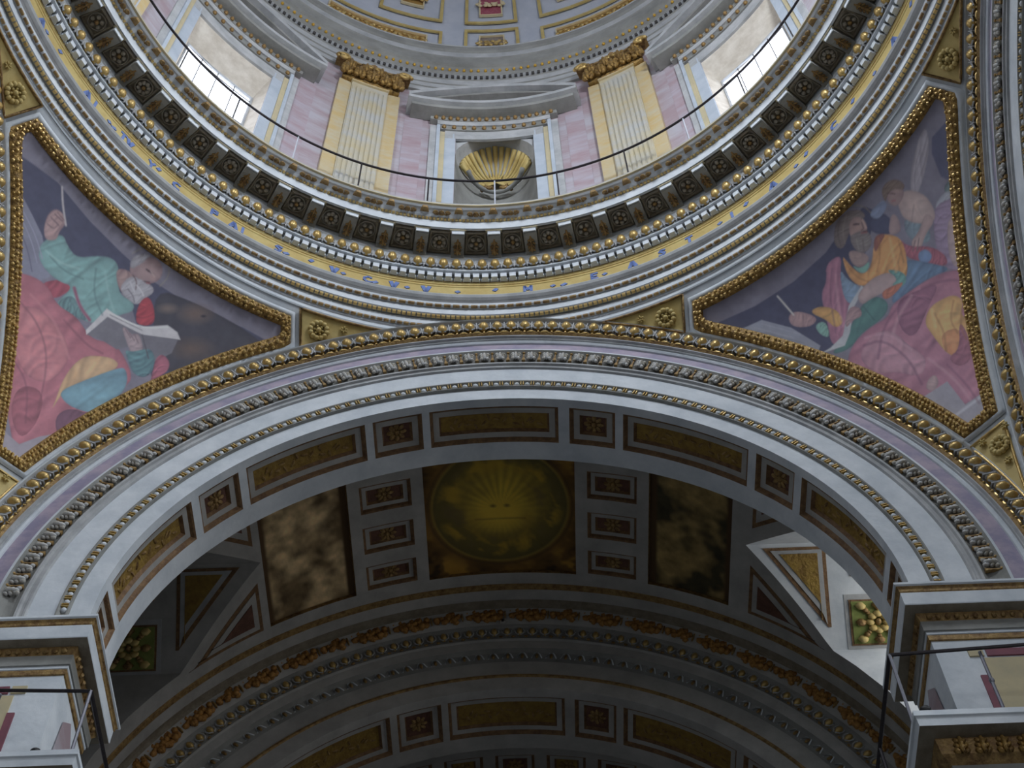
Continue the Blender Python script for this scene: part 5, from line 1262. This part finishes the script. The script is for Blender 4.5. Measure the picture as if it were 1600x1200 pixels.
    pth2 = [(-9.0*-sg, 14.6)] and [(sg*7.41, 14.6), (sg*7.41, 10.5), (sg*9.02, 10.5), (sg*9.02, 10.68), (sg*10.68, 10.68), (sg*10.68, 9.02), (sg*10.5, 9.02), (sg*10.5, 7.41), (sg*14.6, 7.41)]
    def ps2(nm, prof, m): return pathsweep(nm, pth2, [(d, lz+z) for d, z in prof], [m], 0, T, side=(1 if sg < 0 else -1)*-1)
    ps2('ledge_top', [(0, 0), (1.12, 0)], GREY)
    ps2('corona', [(1.12, 0), (1.13, -.12), (1.10, -.14), (1.08, -.3)], WHITE)
    ps2('drip', [(1.08, -.3), (.84, -.32)], DARK)  # dark colour stands for the shade beneath the ledge
    ps2('gilded_frieze', [(.84, -.32), (.80, -.62), (.66, -.72)], OCHRE)
    ps2('moulding', [(.66, -.72), (.62, -.9), (.6, -.92)], DUST)
    ps2('gilded_fillet', [(.6, -.92), (.58, -1.02), (.45, -1.04)], OCHRE)
    ps2('fascia', [(.45, -1.04), (.42, -1.9), (.3, -1.95), (.1, -2.8), (0, -2.9)], WHITE)
    for (p, q) in zip(pth2[:3], pth2[1:4]):
        d = Vector(q)-Vector(p); L = d.length
        if L < .5: continue
        nrm = Vector((d.y, -d.x)).normalized()*(1 if sg > 0 else -1); kk = int(L/.27)
        ang = math.atan2(nrm.y, nrm.x)+pi/2
        for i in range(-2 if d.x*sg > 0 else 0, kk):
            c_ = Vector(p)+d*(i+.5)/kk+nrm*.80
            link('gilded_leaf', LEDGELEAF, T, Matrix.Translation((c_.x, c_.y, lz-.66)) @ Matrix.Rotation(ang, 4, 'Z'))
    # iron railing on the ledge
    cx = 6.50 if sg < 0 else 6.33; cy = 9.65
    T = root('ledge_railing', (sg*cx, cy, lz), 'plain iron railing along the %s ledge, turning the corner of the pier' % sn, 'railing')
    b = MB(); b.tube([(sg*11.0, 9.4, lz+1.66), (sg*cx, cy, lz+1.66)], .032, 0, 6); b.build('rail', IRON, T)
    b = MB(); b.tube([(sg*cx, cy, lz+1.66), (sg*cx, 14.4, lz+1.66)], .036, 0, 6); b.build('rail', IRON, T)
    for x in (cx, cx+1.45, cx+3.1):
        b = MB(); b.tube([(sg*x, cy, lz), (sg*x, cy, lz+1.66)], .028, 0, 6)
        if x == cx+1.45: b.ell((sg*x, cy, lz+.95), (.05, .05, .06), nu=6, nv=4)
        b.build('post', mat('grey_iron', (120, 120, 130), rough=.5, metal=.3), T)
    for y in (11.6, 13.6):
        b = MB(); b.tube([(sg*cx, y, lz), (sg*cx, y, lz+1.66)], .03, 0, 6); b.build('post', IRON, T)
    # small spotlight on the ledge
    lp = (sg*(7.05 if sg < 0 else 6.62), 9.75 if sg < 0 else 9.7, lz+.2)
    T = root('spotlight', (lp[0], lp[1], lz), 'small white and black spotlight sitting on the %s ledge' % sn, 'lamp')
    b = MB(); b.ell(lp, (.10, .08, .14), nu=10, nv=6); b.build('housing', mat('white_plastic', (220, 222, 226), rough=.4), T, smooth=True)
    b = MB(); b.ell((lp[0]-.03, lp[1]-.05, lp[2]+.12), (.09, .07, .08), nu=10, nv=6); b.build('lens', BLACK, T, smooth=True)
    b = MB(); b.box((lp[0], lp[1], lz+.03), (.07, .06, .03)); b.build('foot', BLACK, T)
# small hook lamp in the middle of the far arch
T = root('ceiling_hook', archP(9.3, rad(-.6), 18.2), 'tiny dark fixture at the crown of the far arch garland', 'fixture')
b = MB(); b.ell(archP(9.28, rad(-.6), 18.2), (.1, .06, .06), nu=8, nv=5); b.build('plate', VAULT, T); b = MB(); b.ell(archP(9.26, rad(-.6), 18.13), (.04, .04, .04), nu=6, nv=4); b.build('bulb', BLACK, T)
b = MB(); b.add([(-60, -60, -41), (60, -60, -41), (60, 60, -41), (-60, 60, -41)], [(0, 1, 2, 3)]); b.build('floor', FLOOR, None, kind='structure')

# ------------------------------------------------------------------ bring drawing units to metres
for o in list(COL.objects):
    if o.parent is None and o.type in ('EMPTY', 'MESH'):
        o.location = o.location*S; o.scale = o.scale*S
